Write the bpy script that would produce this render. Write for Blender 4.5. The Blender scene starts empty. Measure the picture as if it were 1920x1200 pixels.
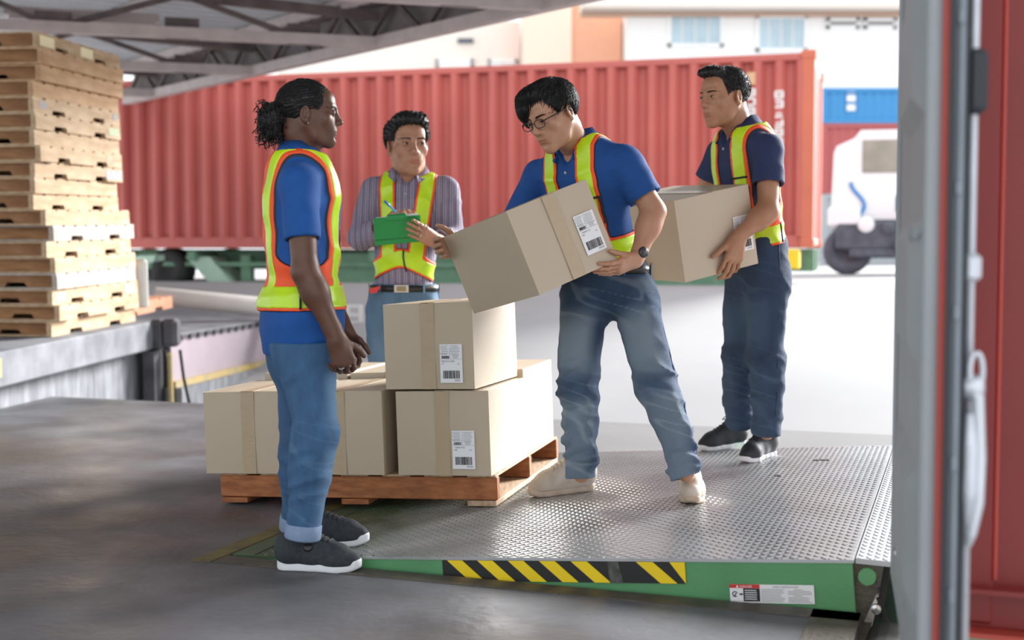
import bpy, math, random
import numpy as np
from mathutils import Vector, Matrix, Euler
random.seed(7); rng = np.random.RandomState(7)
SC = bpy.context.scene; COL = SC.collection
PI = math.pi

# ---------------------------------------------------------------- camera, sky, sun, exposure
CAM_H = 1.08; FPX = 2400.0; TILT = math.atan(130/2400)
cd = bpy.data.cameras.new('camera'); cam = bpy.data.objects.new('camera', cd); COL.objects.link(cam)
cd.sensor_width = 36; cd.lens = 45; cd.clip_end = 500
cam.location = (0, 0, CAM_H); cam.rotation_euler = (PI/2 - TILT, 0, 0)
cd.dof.use_dof = True; cd.dof.focus_distance = 4.85; cd.dof.aperture_fstop = 2.0
SC.camera = cam
w = bpy.data.worlds.new('sky'); SC.world = w; w.use_nodes = True
wn = w.node_tree.nodes; wl = w.node_tree.links
bg = wn['Background']; bg.inputs['Color'].default_value = (0.93, 0.97, 1.0, 1); bg.inputs['Strength'].default_value = 1.3
sd = bpy.data.lights.new('sun', 'SUN'); sun = bpy.data.objects.new('sun', sd); COL.objects.link(sun)
sd.energy = 10.0; sd.angle = math.radians(24); sd.color = (1.0, 0.985, 0.97)
_sv = Vector((0.68, 0.62, 0.36))           # towards the sun: right, behind, up
sun.rotation_euler = _sv.to_track_quat('Z', 'Y').to_euler()
vs = SC.view_settings
SC.display_settings.display_device = 'sRGB'
vs.view_transform = 'Standard'; vs.look = 'None'; vs.gamma = 1.0; vs.use_curve_mapping = False; vs.exposure = 0.45

# ---------------------------------------------------------------- helpers
_c, _s = math.cos(TILT), math.sin(TILT)
def at(px, py, Y):
    """world point that lies Y metres in front of the camera in the photo's pixel direction"""
    x = (px-960)/FPX; v = -(py-600)/FPX
    r = np.array([x, _c+v*_s, -_s+v*_c]); return np.array([0, 0, CAM_H]) + r*(Y/r[1])
def A(*p): return np.array(p, float)
def nrm(v): v = np.asarray(v, float); return v/np.linalg.norm(v)
def lin(r, g, b):
    f = lambda c: (c/255/12.92) if c/255 <= 0.04045 else ((c/255+0.055)/1.055)**2.4
    return (f(r), f(g), f(b), 1.0)

MATS = {}
def mat(name, col, rough=0.6, metal=0.0, var=0.0, vscale=6.0, bump=0.0, bscale=60.0, col2=None, stretch=None, spec=None, attr=None, attr_col=None, sss=0.0, coat=0.0):
    """procedural surface: base colour broken up by noise, fine relief by bump"""
    if name in MATS: return MATS[name]
    m = bpy.data.materials.new(name); m.use_nodes = True; MATS[name] = m
    nt = m.node_tree; N = nt.nodes; L = nt.links; b = N['Principled BSDF']
    b.inputs['Base Color'].default_value = col; b.inputs['Roughness'].default_value = rough; b.inputs['Metallic'].default_value = metal
    if spec is not None: b.inputs['Specular IOR Level'].default_value = spec
    if sss: b.inputs['Subsurface Weight'].default_value = sss; b.inputs['Subsurface Radius'].default_value = (0.02, 0.008, 0.004); b.inputs['Subsurface Scale'].default_value = 0.5
    if coat: b.inputs['Coat Weight'].default_value = coat
    tc = N.new('ShaderNodeTexCoord'); vec = tc.outputs['Object']
    if stretch:
        mp = N.new('ShaderNodeMapping'); mp.inputs['Scale'].default_value = stretch; L.new(vec, mp.inputs['Vector']); vec = mp.outputs['Vector']
    out = None
    if var or col2:
        nz = N.new('ShaderNodeTexNoise'); nz.inputs['Scale'].default_value = vscale; nz.inputs['Detail'].default_value = 6; L.new(vec, nz.inputs['Vector'])
        mr = N.new('ShaderNodeMapRange'); mr.inputs[1].default_value = 0.3; mr.inputs[2].default_value = 0.7; L.new(nz.outputs['Fac'], mr.inputs[0])
        mx = N.new('ShaderNodeMix'); mx.data_type = 'RGBA'; L.new(mr.outputs[0], mx.inputs['Factor'])
        c2 = col2 or tuple(min(1, c*(1+var)) for c in col[:3])+(1,)
        c1 = col if col2 else tuple(c*(1-var) for c in col[:3])+(1,)
        mx.inputs[6].default_value = c1; mx.inputs[7].default_value = c2; out = mx.outputs[2]
    if attr:
        at_ = N.new('ShaderNodeAttribute'); at_.attribute_name = attr
        m2 = N.new('ShaderNodeMix'); m2.data_type = 'RGBA'; L.new(at_.outputs['Fac'], m2.inputs['Factor'])
        if out: L.new(out, m2.inputs[6])
        else: m2.inputs[6].default_value = col
        m2.inputs[7].default_value = attr_col; out = m2.outputs[2]
    if out: L.new(out, b.inputs['Base Color'])
    if bump:
        n2 = N.new('ShaderNodeTexNoise'); n2.inputs['Scale'].default_value = bscale; n2.inputs['Detail'].default_value = 4; L.new(vec, n2.inputs['Vector'])
        bp = N.new('ShaderNodeBump'); bp.inputs['Strength'].default_value = bump; bp.inputs['Distance'].default_value = 0.01
        L.new(n2.outputs['Fac'], bp.inputs['Height']); L.new(bp.outputs['Normal'], b.inputs['Normal'])
    return m

ORG = {}                                     # world origin of every root, so that parts can be given in world coordinates
def tag(o, label=None, cat=None, group=None, kind=None):
    if label: o['label'] = label
    if cat: o['category'] = cat
    if group: o['group'] = group
    if kind: o['kind'] = kind
    return o
def thing(name, label, cat, loc=(0, 0, 0), group=None, kind=None):
    o = bpy.data.objects.new(name, None); o.empty_display_size = 0.1; COL.objects.link(o); o.location = loc
    ORG[o.name] = np.array(loc, float); return tag(o, label, cat, group, kind)
def root_of(o):
    while o.parent: o = o.parent
    return o
def raw_mesh(name, V, Fs, m, smooth=False):
    me = bpy.data.meshes.new(name)
    if isinstance(Fs, np.ndarray):
        n = len(Fs); k = Fs.shape[1]
        me.vertices.add(len(V)); me.vertices.foreach_set('co', np.asarray(V, np.float32).ravel())
        me.loops.add(n*k); me.loops.foreach_set('vertex_index', Fs.astype(np.int32).ravel())
        me.polygons.add(n); me.polygons.foreach_set('loop_start', np.arange(0, n*k, k, dtype=np.int32))
        me.update(calc_edges=True)
    else:
        me.from_pydata([tuple(map(float, v)) for v in V], [], [tuple(int(i) for i in f) for f in Fs]); me.update()
    if m: me.materials.append(m)
    me.polygons.foreach_set('use_smooth', np.full(len(me.polygons), bool(smooth)))
    return me
def put(name, V, Fs, m, parent=None, smooth=False, **kw):
    """link ONE mesh object; V in world coordinates"""
    V = np.asarray(V, float)
    if parent is not None:
        r = root_of(parent); V = V - ORG.get(r.name, np.zeros(3))
    o = bpy.data.objects.new(name, raw_mesh(name, V, Fs, m, smooth)); COL.objects.link(o)
    if parent is not None: o.parent = parent
    else: ORG[o.name] = np.zeros(3)
    return tag(o, **kw) if kw else o

class MB:
    """collects simple solids (world coordinates) for one mesh object"""
    def __init__(s): s.V = []; s.F = []; s.n = 0
    def add(s, V, F, M=None):
        V = np.asarray(V, float)
        if M is not None: V = V @ np.asarray(M[0], float).T + np.asarray(M[1], float)
        s.V.append(V); s.F += [tuple(i+s.n for i in f) for f in F]; s.n += len(V); return s
    def box(s, c, size, R=None, ch=0.0):
        c = np.asarray(c, float); h = np.asarray(size, float)/2
        R = np.eye(3) if R is None else np.asarray(R, float)
        if ch <= 0:
            V = np.array([[x, y, z] for x in (-1, 1) for y in (-1, 1) for z in (-1, 1)], float)*h
            F = [(0, 1, 3, 2), (4, 6, 7, 5), (0, 4, 5, 1), (2, 3, 7, 6), (0, 2, 6, 4), (1, 5, 7, 3)]
        else:
            ch = min(ch, h.min()*0.95); V = []; idx = {}
            for sx in (-1, 1):
                for sy in (-1, 1):
                    for sz in (-1, 1):
                        sg = (sx, sy, sz)
                        for a in range(3):
                            p = [sg[i]*(h[i]-ch) for i in range(3)]; p[a] = sg[a]*h[a]; idx[sg, a] = len(V); V.append(p)
            F = []
            for a in range(3):
                b, c2 = (a+1) % 3, (a+2) % 3
                for sg in (-1, 1):
                    q = []
                    for (p1, p2) in ((-1, -1), (1, -1), (1, 1), (-1, 1)):
                        k = [0, 0, 0]; k[a] = sg; k[b] = p1; k[c2] = p2; q.append(idx[tuple(k), a])
                    F.append(tuple(q) if sg > 0 else tuple(q[::-1]))
                for p1 in (-1, 1):
                    for p2 in (-1, 1):
                        k0 = [0, 0, 0]; k0[b] = p1; k0[c2] = p2; k1 = list(k0); k0[a] = -1; k1[a] = 1
                        q = (idx[tuple(k0), b], idx[tuple(k1), b], idx[tuple(k1), c2], idx[tuple(k0), c2])
                        F.append(q if p1*p2 > 0 else q[::-1])
            for sx in (-1, 1):
                for sy in (-1, 1):
                    for sz in (-1, 1):
                        q = tuple(idx[(sx, sy, sz), a] for a in range(3)); F.append(q if sx*sy*sz > 0 else q[::-1])
            V = np.array(V, float)
        return s.add(V @ R.T + c, F)
    def bar(s, a, b, wd, ht, up=(0, 0, 1), ch=0.0):
        a = np.asarray(a, float); b = np.asarray(b, float); y = b-a; L = np.linalg.norm(y); y = y/L
        u = np.asarray(up, float); x = np.cross(y, u); x = x/np.linalg.norm(x); z = np.cross(x, y)
        return s.box((a+b)/2, (wd, L, ht), np.stack([x, y, z], 1), ch)
    def tube(s, path, r, n=8, cap=True):
        P = [np.asarray(p, float) for p in path]; rs = r if isinstance(r, (list, tuple, np.ndarray)) else [r]*len(P)
        V = []; F = []; ref = None
        for i, p in enumerate(P):
            t = nrm(P[min(i+1, len(P)-1)]-P[max(i-1, 0)])
            if ref is None: ref = A(0, 0, 1) if abs(t[2]) < 0.9 else A(1, 0, 0)
            x = nrm(np.cross(t, ref)); y = np.cross(x, t); ref = y
            for k in range(n):
                an = 2*PI*k/n; V.append(p+rs[i]*(math.cos(an)*x+math.sin(an)*y))
        for i in range(len(P)-1):
            for k in range(n):
                F.append((i*n+k, i*n+(k+1) % n, (i+1)*n+(k+1) % n, (i+1)*n+k))
        if cap: F.append(tuple(range(n-1, -1, -1))); F.append(tuple((len(P)-1)*n+k for k in range(n)))
        return s.add(V, F)
    def prism(s, poly, d):
        """flat polygon (3-D points) extruded by vector d"""
        P = np.asarray(poly, float); n = len(P); d = np.asarray(d, float)
        return s.add(np.concatenate([P, P+d]), [tuple(range(n-1, -1, -1)), tuple(range(n, 2*n))]+[(i, (i+1) % n, n+(i+1) % n, n+i) for i in range(n)])
    def lathe(s, c, axis, prof, n=20):
        """prof: (radius, along axis)"""
        c = np.asarray(c, float); t = nrm(axis); ref = A(0, 0, 1) if abs(t[2]) < 0.9 else A(1, 0, 0)
        x = nrm(np.cross(t, ref)); y = np.cross(t, x); V = []; F = []
        for (r, h) in prof:
            for k in range(n):
                an = 2*PI*k/n; V.append(c+t*h+max(r, 1e-4)*(math.cos(an)*x+math.sin(an)*y))
        for i in range(len(prof)-1):
            for k in range(n): F.append((i*n+k, i*n+(k+1) % n, (i+1)*n+(k+1) % n, (i+1)*n+k))
        F.append(tuple(range(n-1, -1, -1))); F.append(tuple((len(prof)-1)*n+k for k in range(n)))
        return s.add(V, F)
    def build(s, name, m, parent=None, smooth=False, **kw):
        return put(name, np.concatenate(s.V), s.F, m, parent, smooth, **kw)
def clone(o, parent=None):
    c = o.copy(); COL.objects.link(c); c.parent = parent
    for k in ('label', 'category', 'group'):
        if parent is not None and k in c: del c[k]
    for ch in list(o.children): clone(ch, c)
    return c
_fonts = {}
def text_geo(txt, size, align='LEFT'):
    """filled glyph outlines as (V, F) in the xy plane"""
    cu = bpy.data.curves.new('txt', 'FONT'); cu.body = txt; cu.size = size; cu.align_x = align; cu.resolution_u = 2
    o = bpy.data.objects.new('txt', cu); COL.objects.link(o)
    dg = bpy.context.evaluated_depsgraph_get(); me = o.evaluated_get(dg).to_mesh()
    V = np.array([v.co[:] for v in me.vertices]).reshape(-1, 3); F = [tuple(p.vertices) for p in me.polygons]
    o.evaluated_get(dg).to_mesh_clear(); bpy.data.objects.remove(o); bpy.data.curves.remove(cu)
    return V, F
def frame(ex, ey, ez): return np.stack([ex, ey, ez], 1)
def rot_ypr(y, p, r):
    cy, sy = math.cos(y), math.sin(y); cp, sp = math.cos(p), math.sin(p); cr, sr = math.cos(r), math.sin(r)
    return np.array([[cy, -sy, 0], [sy, cy, 0], [0, 0, 1]]) @ np.array([[cp, 0, sp], [0, 1, 0], [-sp, 0, cp]]) @ np.array([[1, 0, 0], [0, cr, -sr], [0, sr, cr]])

# dock grid: u runs along the leveler from hinge to lip, v across it; O is the near hinge corner
DO = A(-1.0, 4.50, 0); DU = nrm(A(0.944, -0.331, 0)); DV = A(0.331, 0.944, 0); DV = nrm(DV)
def duv(u, v, z=0.0): return DO + DU*u + DV*v + A(0, 0, z)
UZ = np.stack([DU, DV, A(0, 0, 1)], 1)
# ---------------------------------------------------------------- materials of the place
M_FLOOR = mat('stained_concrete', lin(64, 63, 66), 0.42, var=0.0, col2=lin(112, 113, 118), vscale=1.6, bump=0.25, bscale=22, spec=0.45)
def floor_nodes(m):
    nt = m.node_tree; N = nt.nodes; L = nt.links; b = N['Principled BSDF']
    tc = N.new('ShaderNodeTexCoord'); old = b.inputs['Base Color'].links[0].from_socket
    n = N.new('ShaderNodeTexNoise'); n.inputs['Scale'].default_value = 0.55; n.inputs['Detail'].default_value = 3; L.new(tc.outputs['Object'], n.inputs['Vector'])
    r = N.new('ShaderNodeMapRange'); r.inputs[1].default_value = 0.48; r.inputs[2].default_value = 0.68; L.new(n.outputs['Fac'], r.inputs[0])
    mx = N.new('ShaderNodeMix'); mx.data_type = 'RGBA'; L.new(r.outputs[0], mx.inputs['Factor']); L.new(old, mx.inputs[6]); mx.inputs[7].default_value = lin(80, 70, 64)
    L.new(mx.outputs[2], b.inputs['Base Color'])
    n2 = N.new('ShaderNodeTexNoise'); n2.inputs['Scale'].default_value = 2.3; n2.inputs['Detail'].default_value = 8; L.new(tc.outputs['Object'], n2.inputs['Vector'])
    r2 = N.new('ShaderNodeMapRange'); r2.inputs[1].default_value = 0.3; r2.inputs[2].default_value = 0.7; r2.inputs[3].default_value = 0.33; r2.inputs[4].default_value = 0.58
    L.new(n2.outputs['Fac'], r2.inputs[0]); L.new(r2.outputs[0], b.inputs['Roughness'])
floor_nodes(M_FLOOR)
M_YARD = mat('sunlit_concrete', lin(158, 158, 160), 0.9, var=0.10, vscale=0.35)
M_STEEL = mat('worn_tread_steel', lin(196, 198, 200), 0.28, 0.85, var=0.12, vscale=3)
M_GREEN = mat('green_paint', lin(86, 146, 98), 0.5, var=0.10, vscale=5, bump=0.1)
M_DGREEN = mat('dark_green_paint', lin(50, 92, 62), 0.6, var=0.2)
M_BLACK = mat('black_rubber', lin(38, 37, 38), 0.7, var=0.3, vscale=9, bump=0.4, bscale=30)
M_YEL = mat('yellow_tape', lin(238, 205, 20), 0.45, var=0.05)
M_TBLK = mat('black_tape', lin(30, 30, 30), 0.5)
M_WYEL = mat('worn_yellow_paint', lin(120, 104, 52), 0.6, col2=lin(84, 76, 58), vscale=14)
M_EDGE = mat('worn_edge_steel', lin(70, 66, 60), 0.5, 0.3, col2=lin(98, 90, 80), vscale=9, bump=0.3)
M_WHITE = mat('white_paper', lin(232, 234, 236), 0.6)
M_INK = mat('black_ink', lin(28, 28, 32), 0.6)
M_RED = mat('red_label', lin(205, 50, 45), 0.5)
M_PITW = mat('whitewashed_concrete', lin(150, 153, 158), 0.85, col2=lin(96, 98, 104), vscale=4, stretch=(3, 3, 0.6))
M_PINK = mat('pale_pink_steel', lin(164, 150, 158), 0.7, var=0.05)

# ---------------------------------------------------------------- dock floor (hole for the leveler pit)
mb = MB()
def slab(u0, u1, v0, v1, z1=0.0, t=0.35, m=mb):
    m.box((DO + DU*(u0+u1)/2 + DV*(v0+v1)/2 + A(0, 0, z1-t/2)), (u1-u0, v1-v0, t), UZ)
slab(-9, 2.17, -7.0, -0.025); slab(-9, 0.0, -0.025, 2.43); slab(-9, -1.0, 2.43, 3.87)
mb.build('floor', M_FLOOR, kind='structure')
mb = MB(); slab(-1.0, 2.17, 2.43, 3.87, 0.0, .35, mb); mb.build('floor_painted_sunlit', mat('concrete_painted_sunlit', lin(112, 112, 114), .85, var=.1, vscale=1.5), kind='structure')  # far strip of dock floor, sunlight put in as a paler colour
mb = MB(); slab(-0.1, 2.3, -0.2, 2.6, -0.55, 0.1, mb); mb.build('floor_pit', M_EDGE, kind='structure')
mb = MB()
mb.box(duv(2.12, -3.5, -0.9), (0.08, 6.9, 1.1), UZ); mb.box(duv(2.12, 3.15, -0.9), (0.08, 1.4, 1.1), UZ)
mb.build('wall_dock_face', M_PITW, kind='structure')
# yard: rises gently from behind the dock, level farther out
mb = MB()
def yz(v): return min(0.62, -0.6+0.145*(v-3.87))
us = np.linspace(-9, 40, 14); vv = [3.875, 5, 7, 9, 11, 12.3, 16, 26, 60, 140]
V = [duv(u*(1+max(0, v-12)/18), v, yz(v)) for v in vv for u in us]; n = len(us)
F = [(j*n+i, j*n+i+1, (j+1)*n+i+1, (j+1)*n+i) for j in range(len(vv)-1) for i in range(n-1)]
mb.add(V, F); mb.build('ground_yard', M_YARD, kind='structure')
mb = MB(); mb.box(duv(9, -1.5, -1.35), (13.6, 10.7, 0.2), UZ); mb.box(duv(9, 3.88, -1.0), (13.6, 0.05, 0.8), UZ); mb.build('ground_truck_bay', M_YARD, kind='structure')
mb = MB(); mb.bar(duv(0, -0.07, -0.008), duv(2.17, -0.07, -0.008), 0.09, 0.022); mb.bar(duv(2.10, -7, -0.008), duv(2.10, -0.025, -0.008), 0.14, 0.022)
mb.build('trim_floor_edge', M_EDGE, kind='structure')
mb = MB(); mb.bar(duv(-0.045, -0.12, -0.006), duv(-0.045, 2.43, -0.006), 0.075, 0.018); mb.build('trim_hinge', M_WYEL, kind='structure')

# ---------------------------------------------------------------- dock leveler
LV = 2.40; LU = 2.15; LZ = 0.157; SL = LZ/LU
lev = thing('dock_leveler', 'green steel dock leveler with silver tread plate deck and hazard tape', 'dock leveler', duv(0, 0, 0))
def lz(u): return SL*u
an = math.atan(SL); LX = DU*math.cos(an)+A(0, 0, math.sin(an)); LN = np.cross(LX, DV); LR = np.stack([LX, DV, LN], 1)
def lp(u, v, h=0.0): return duv(0, v, 0)+LX*u+LN*h
mb = MB(); mb.box(lp(LU/2, LV/2, -0.007), (LU, LV, 0.010), LR); deck = mb.build('deck_plate', M_STEEL, lev)
mb = MB(); mb.box(lp(LU/2, 0.012, -0.112), (LU-0.01, 0.016, 0.20), LR); skirt = mb.build('side_skirt', M_GREEN, lev)
mb = MB(); mb.box(lp(LU/2, LV-0.012, -0.12), (LU-0.01, 0.016, 0.20), LR); mb.build('side_skirt', M_GREEN, lev)
mb = MB(); mb.box(lp(LU-0.02, LV/2, -0.12), (0.014, LV-0.06, 0.16), LR); mb.build('front_header', M_GREEN, lev)
LR2 = LR @ rot_ypr(0, 0.10, 0)
lipc = lp(LU+0.005, 0, 0)
mb = MB(); mb.box(lipc+LR2 @ A(0.20, LV/2, -0.009), (0.40, LV-0.04, 0.016), LR2); lip = mb.build('lip_plate', M_STEEL, lev)
def wear(m):
    # the deck is worn to dark green and brown paint next to the hinge
    nt = m.node_tree; N = nt.nodes; L = nt.links; b = N['Principled BSDF']; old = b.inputs['Base Color'].links[0].from_socket
    tc = N.new('ShaderNodeTexCoord'); dt = N.new('ShaderNodeVectorMath'); dt.operation = 'DOT_PRODUCT'; L.new(tc.outputs['Object'], dt.inputs[0]); dt.inputs[1].default_value = tuple(DU)
    nz = N.new('ShaderNodeTexNoise'); nz.inputs['Scale'].default_value = 5; nz.inputs['Detail'].default_value = 5; L.new(tc.outputs['Object'], nz.inputs['Vector'])
    ma = N.new('ShaderNodeMath'); ma.operation = 'MULTIPLY_ADD'; L.new(nz.outputs['Fac'], ma.inputs[0]); ma.inputs[1].default_value = .7; L.new(dt.outputs['Value'], ma.inputs[2])
    mr = N.new('ShaderNodeMapRange'); mr.inputs[1].default_value = .55; mr.inputs[2].default_value = 1.25; L.new(ma.outputs[0], mr.inputs[0])
    mx = N.new('ShaderNodeMix'); mx.data_type = 'RGBA'; L.new(mr.outputs[0], mx.inputs['Factor']); mx.inputs[6].default_value = lin(70, 84, 62); L.new(old, mx.inputs[7]); L.new(mx.outputs[2], b.inputs['Base Color'])
    m2 = N.new('ShaderNodeMath'); m2.operation = 'MULTIPLY'; L.new(mr.outputs[0], m2.inputs[0]); m2.inputs[1].default_value = .85; L.new(m2.outputs[0], b.inputs['Metallic'])
wear(M_STEEL)
# raised tread lozenges
def bumps(name, base, R, u0, u1, v0, v1, par):
    p = 0.0235; B = np.array([[-.5, -.5, 0], [.5, -.5, 0], [.5, .5, 0], [-.5, .5, 0], [-.3, -.2, 1], [.3, -.2, 1], [.3, .2, 1], [-.3, .2, 1]])*A(0.0320, 0.0120, 0.0026)
    Fq = np.array([(4, 5, 6, 7), (0, 1, 5, 4), (1, 2, 6, 5), (2, 3, 7, 6), (3, 0, 4, 7)])
    nu = int((u1-u0)/p); nv = int((v1-v0)/p); iu, iv = np.meshgrid(np.arange(nu), np.arange(nv), indexing='ij')
    iu = iu.ravel(); iv = iv.ravel(); a = np.where((iu+iv) % 2 == 0, 0.80, -0.80)
    ca, sa = np.cos(a), np.sin(a); Vb = np.zeros((len(iu), 8, 3))
    Vb[:, :, 0] = u0+p*(iu[:, None]+.5)+ca[:, None]*B[None, :, 0]-sa[:, None]*B[None, :, 1]
    Vb[:, :, 1] = v0+p*(iv[:, None]+.5)+sa[:, None]*B[None, :, 0]+ca[:, None]*B[None, :, 1]
    Vb[:, :, 2] = B[None, :, 2]-0.002
    W = Vb.reshape(-1, 3) @ R.T + base
    Ff = (Fq[None]+8*np.arange(len(iu))[:, None, None]).reshape(-1, 4)
    return put(name, W, Ff, M_STEEL, par, kind='stuff')
bumps('tread_bumps', duv(0, 0, 0), LR, 0.10, LU-0.001, 0.004, LV-0.004, lev)
bumps('tread_bumps', lipc, LR2, 0.004, 0.395, 0.022, LV-0.02, lev)
mb = MB(); mb.box(lp(0.048, LV/2, 0.0), (0.09, LV-0.02, 0.004), LR); mb.build('hinge_cover', mat('worn_green_deck', lin(60, 92, 62), .55, col2=lin(84, 84, 66), vscale=8), lev)
# hazard tape on the near skirt
def sk(u, h): return lp(u, 0.002, -h)          # h below the deck
T0, T1, TH, TB = .813, 1.636, .013, .081
mb = MB(); mb.prism([sk(T0, TH), sk(T1, TH), sk(T1, TB), sk(T0, TB)], -DV*0.002); tape = mb.build('hazard_tape', M_TBLK, lev, label='black and yellow striped tape')
u = T0+.018
while u < T1-.01:
    if abs(u-1.37) > .03:
        q = [(u, TH), (u+.054, TH), (u+.130, TB), (u+.076, TB)]; q = [(min(a, T1), b) for a, b in q]
        mb = MB(); mb.prism([sk(a, b)-DV*0.002 for a, b in q], -DV*0.0012); mb.build('yellow_stripe', M_YEL, tape)
    u += .108
mb = MB(); mb.prism([sk(a, b)-DV*0.002 for a, b in [(1.385, TH), (1.42, TH), (1.435, TB), (1.39, TB)]], -DV*0.0016); mb.build('torn_patch', mat('torn_tape', lin(96, 96, 92), 0.8, col2=lin(48, 46, 44), vscale=40), tape)
for (u_, v_, w_) in ((1.856, 1.965, .075), (1.72, 1.55, .03)):
    mb = MB(); mb.box(lp(u_, v_, .0012), (w_, .028, .003), LR, .001); mb.build('lifting_slot', M_BLACK, lev)
# safety label
def sl_(u, h): return sk(1.772+(u-1.622)*.683, .080+(h-.088)*.9)
def plate(u0, u1, h0, h1, d, m, nm, par):
    mb = MB(); mb.prism([sl_(u0, h0)-DV*d, sl_(u1, h0)-DV*d, sl_(u1, h1)-DV*d, sl_(u0, h1)-DV*d], -DV*0.0012); return mb.build(nm, m, par)
lab = plate(1.622, 1.997, 0.088, 0.152, 0.002, M_WHITE, 'safety_label', lev)
plate(1.622, 1.757, 0.088, 0.1005, 0.0034, M_RED, 'red_header', lab)
plate(1.683, 1.757, 0.1015, 0.146, 0.0034, M_INK, 'black_panel', lab)
def words(items, nm, m, par, d):
    items = [(a, b, c, e*.70) for a, b, c, e in items]
    mb = MB()
    for (txt, u0, h, sz) in items:
        V, F = text_geo(txt, sz)
        if len(V): mb.add(V, F, (np.stack([LX, LN, -DV], 1), sl_(u0, h)-DV*d))
    return mb.build(nm, m, par)
words([('DANGER', 1.668, 0.0985, 0.0135)], 'danger_lettering', M_WHITE, lab, 0.0048)
mb = MB(); mb.prism([sl_(1.651, .0985)-DV*.0048, sl_(1.664, .0985)-DV*.0048, sl_(1.6575, .0895)-DV*.0048], -DV*.0006); mb.build('warning_triangle', M_WHITE, lab)
words([('SAFETY INSTRUCTIONS', 1.815, 0.0985, 0.0105)], 'instruction_heading', M_INK, lab, 0.0036)
mb = MB()
for k in range(9):
    for (a, b) in ((1.763, 1.873), (1.882, 1.990)):
        if k in (0, 4) and a > 1.8: a += .025; b -= .03
        mb.prism([sl_(a, .1035+k*.0052)-DV*.0034, sl_(b-random.random()*.03, .1035+k*.0052)-DV*.0034, sl_(b-random.random()*.03, .1055+k*.0052)-DV*.0034, sl_(a, .1055+k*.0052)-DV*.0034], -DV*.0005)
mb.build('small_print', mat('grey_ink', lin(150, 152, 152), .6), lab, kind='stuff')
mb = MB()
for k in range(5):
    mb.prism([sl_(1.69, .107+k*.0075)-DV*.0048, sl_(1.748-random.random()*.012, .107+k*.0075)-DV*.0048, sl_(1.745, .1095+k*.0075)-DV*.0048, sl_(1.69, .1095+k*.0075)-DV*.0048], -DV*.0005)
mb.build('small_print', M_WHITE, lab, kind='stuff')
mb = MB()
ctr = sl_(1.645, 0.122)-DV*.0036
mb.tube([ctr+LX*(.0078*math.cos(t))+LN*(.0078*math.sin(t)) for t in np.linspace(.4, 5.4, 12)], .0016, 5); mb.bar(ctr-LX*.004-LN*.008, ctr+LX*.004+LN*.003, .003, .003); mb.bar(ctr+LX*.0137, ctr+LX*.021, .001, .0045)
mb.prism([ctr+LX*.0198+LN*.004, ctr+LX*.0198-LN*.004, ctr+LX*.0255], -DV*.0006)
mb.build('pinch_pictogram', M_INK, lab)
# lip hinge hardware at the near end
mb = MB(); mb.prism([lp(LU-.005, .03, -.015), lp(LU+.085, .03, -.02), lp(LU+.05, .03, -.13), lp(LU+.01, .03, -.21), lp(LU-.005, .03, -.21)], DV*.012); mb.build('lip_bracket', M_EDGE, lev)
mb = MB(); mb.lathe(lp(LU+.035, .028, -.055), -DV, [(.014, 0), (.026, 0), (.026, .02), (.014, .02)], 18); mb.build('lip_tube', M_GREEN, lev)
mb = MB(); mb.bar(lp(LU+.095, .08, -.02), lp(LU+.055, .08, -.20), .03, .02); mb.bar(lp(LU+.06, .06, -.13), lp(LU+.10, .06, -.27), .012, .012); mb.build('lip_arm', M_BLACK, lev)
mb = MB(); mb.lathe(lp(LU+.055, .03, -.155), -DV, [(.008, 0), (.015, 0), (.015, .016), (.006, .02)], 12); mb.build('pivot_nut', M_STEEL, lev)
mb = MB(); mb.box(duv(2.22, 1.2, -0.30), (0.10, 2.3, 0.22), UZ); mb.box(duv(2.25, 1.2, -.17), (.14, 2.3, .012), UZ); mb.build('lower_frame', M_DGREEN, lev)
mb = MB(); mb.box(duv(2.36, 1.3, -0.02), (0.10, 2.3, 0.16), UZ); mb.build('lip_keeper', mat('olive_steel', lin(96, 92, 66), .6), lev)
# rubber dock bumper
bt = thing('dock_bumper', 'rolled black rubber bumper at the dock edge below the open grey door', 'bumper', duv(2.27, -0.3, -0.3))
mb = MB(); c0 = duv(2.255, -0.05, -.09); c1 = duv(2.255, -.62, -.09)
mb.lathe(c0, c1-c0, [(.05, 0), (.084, .01), (.088, .28), (.084, .55), (.05, .57)], 20); mb.build('rubber_roll', M_BLACK, bt, True)
mb = MB(); mb.box(duv(2.185, -.33, -.2), (.03, .66, .34), UZ); mb.build('back_plate', M_EDGE, bt)
mb = MB(); mb.box(duv(2.345, -.33, -.2), (.02, .5, .4), UZ, .004); mb.build('face_strip', M_EDGE, bt)
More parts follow.
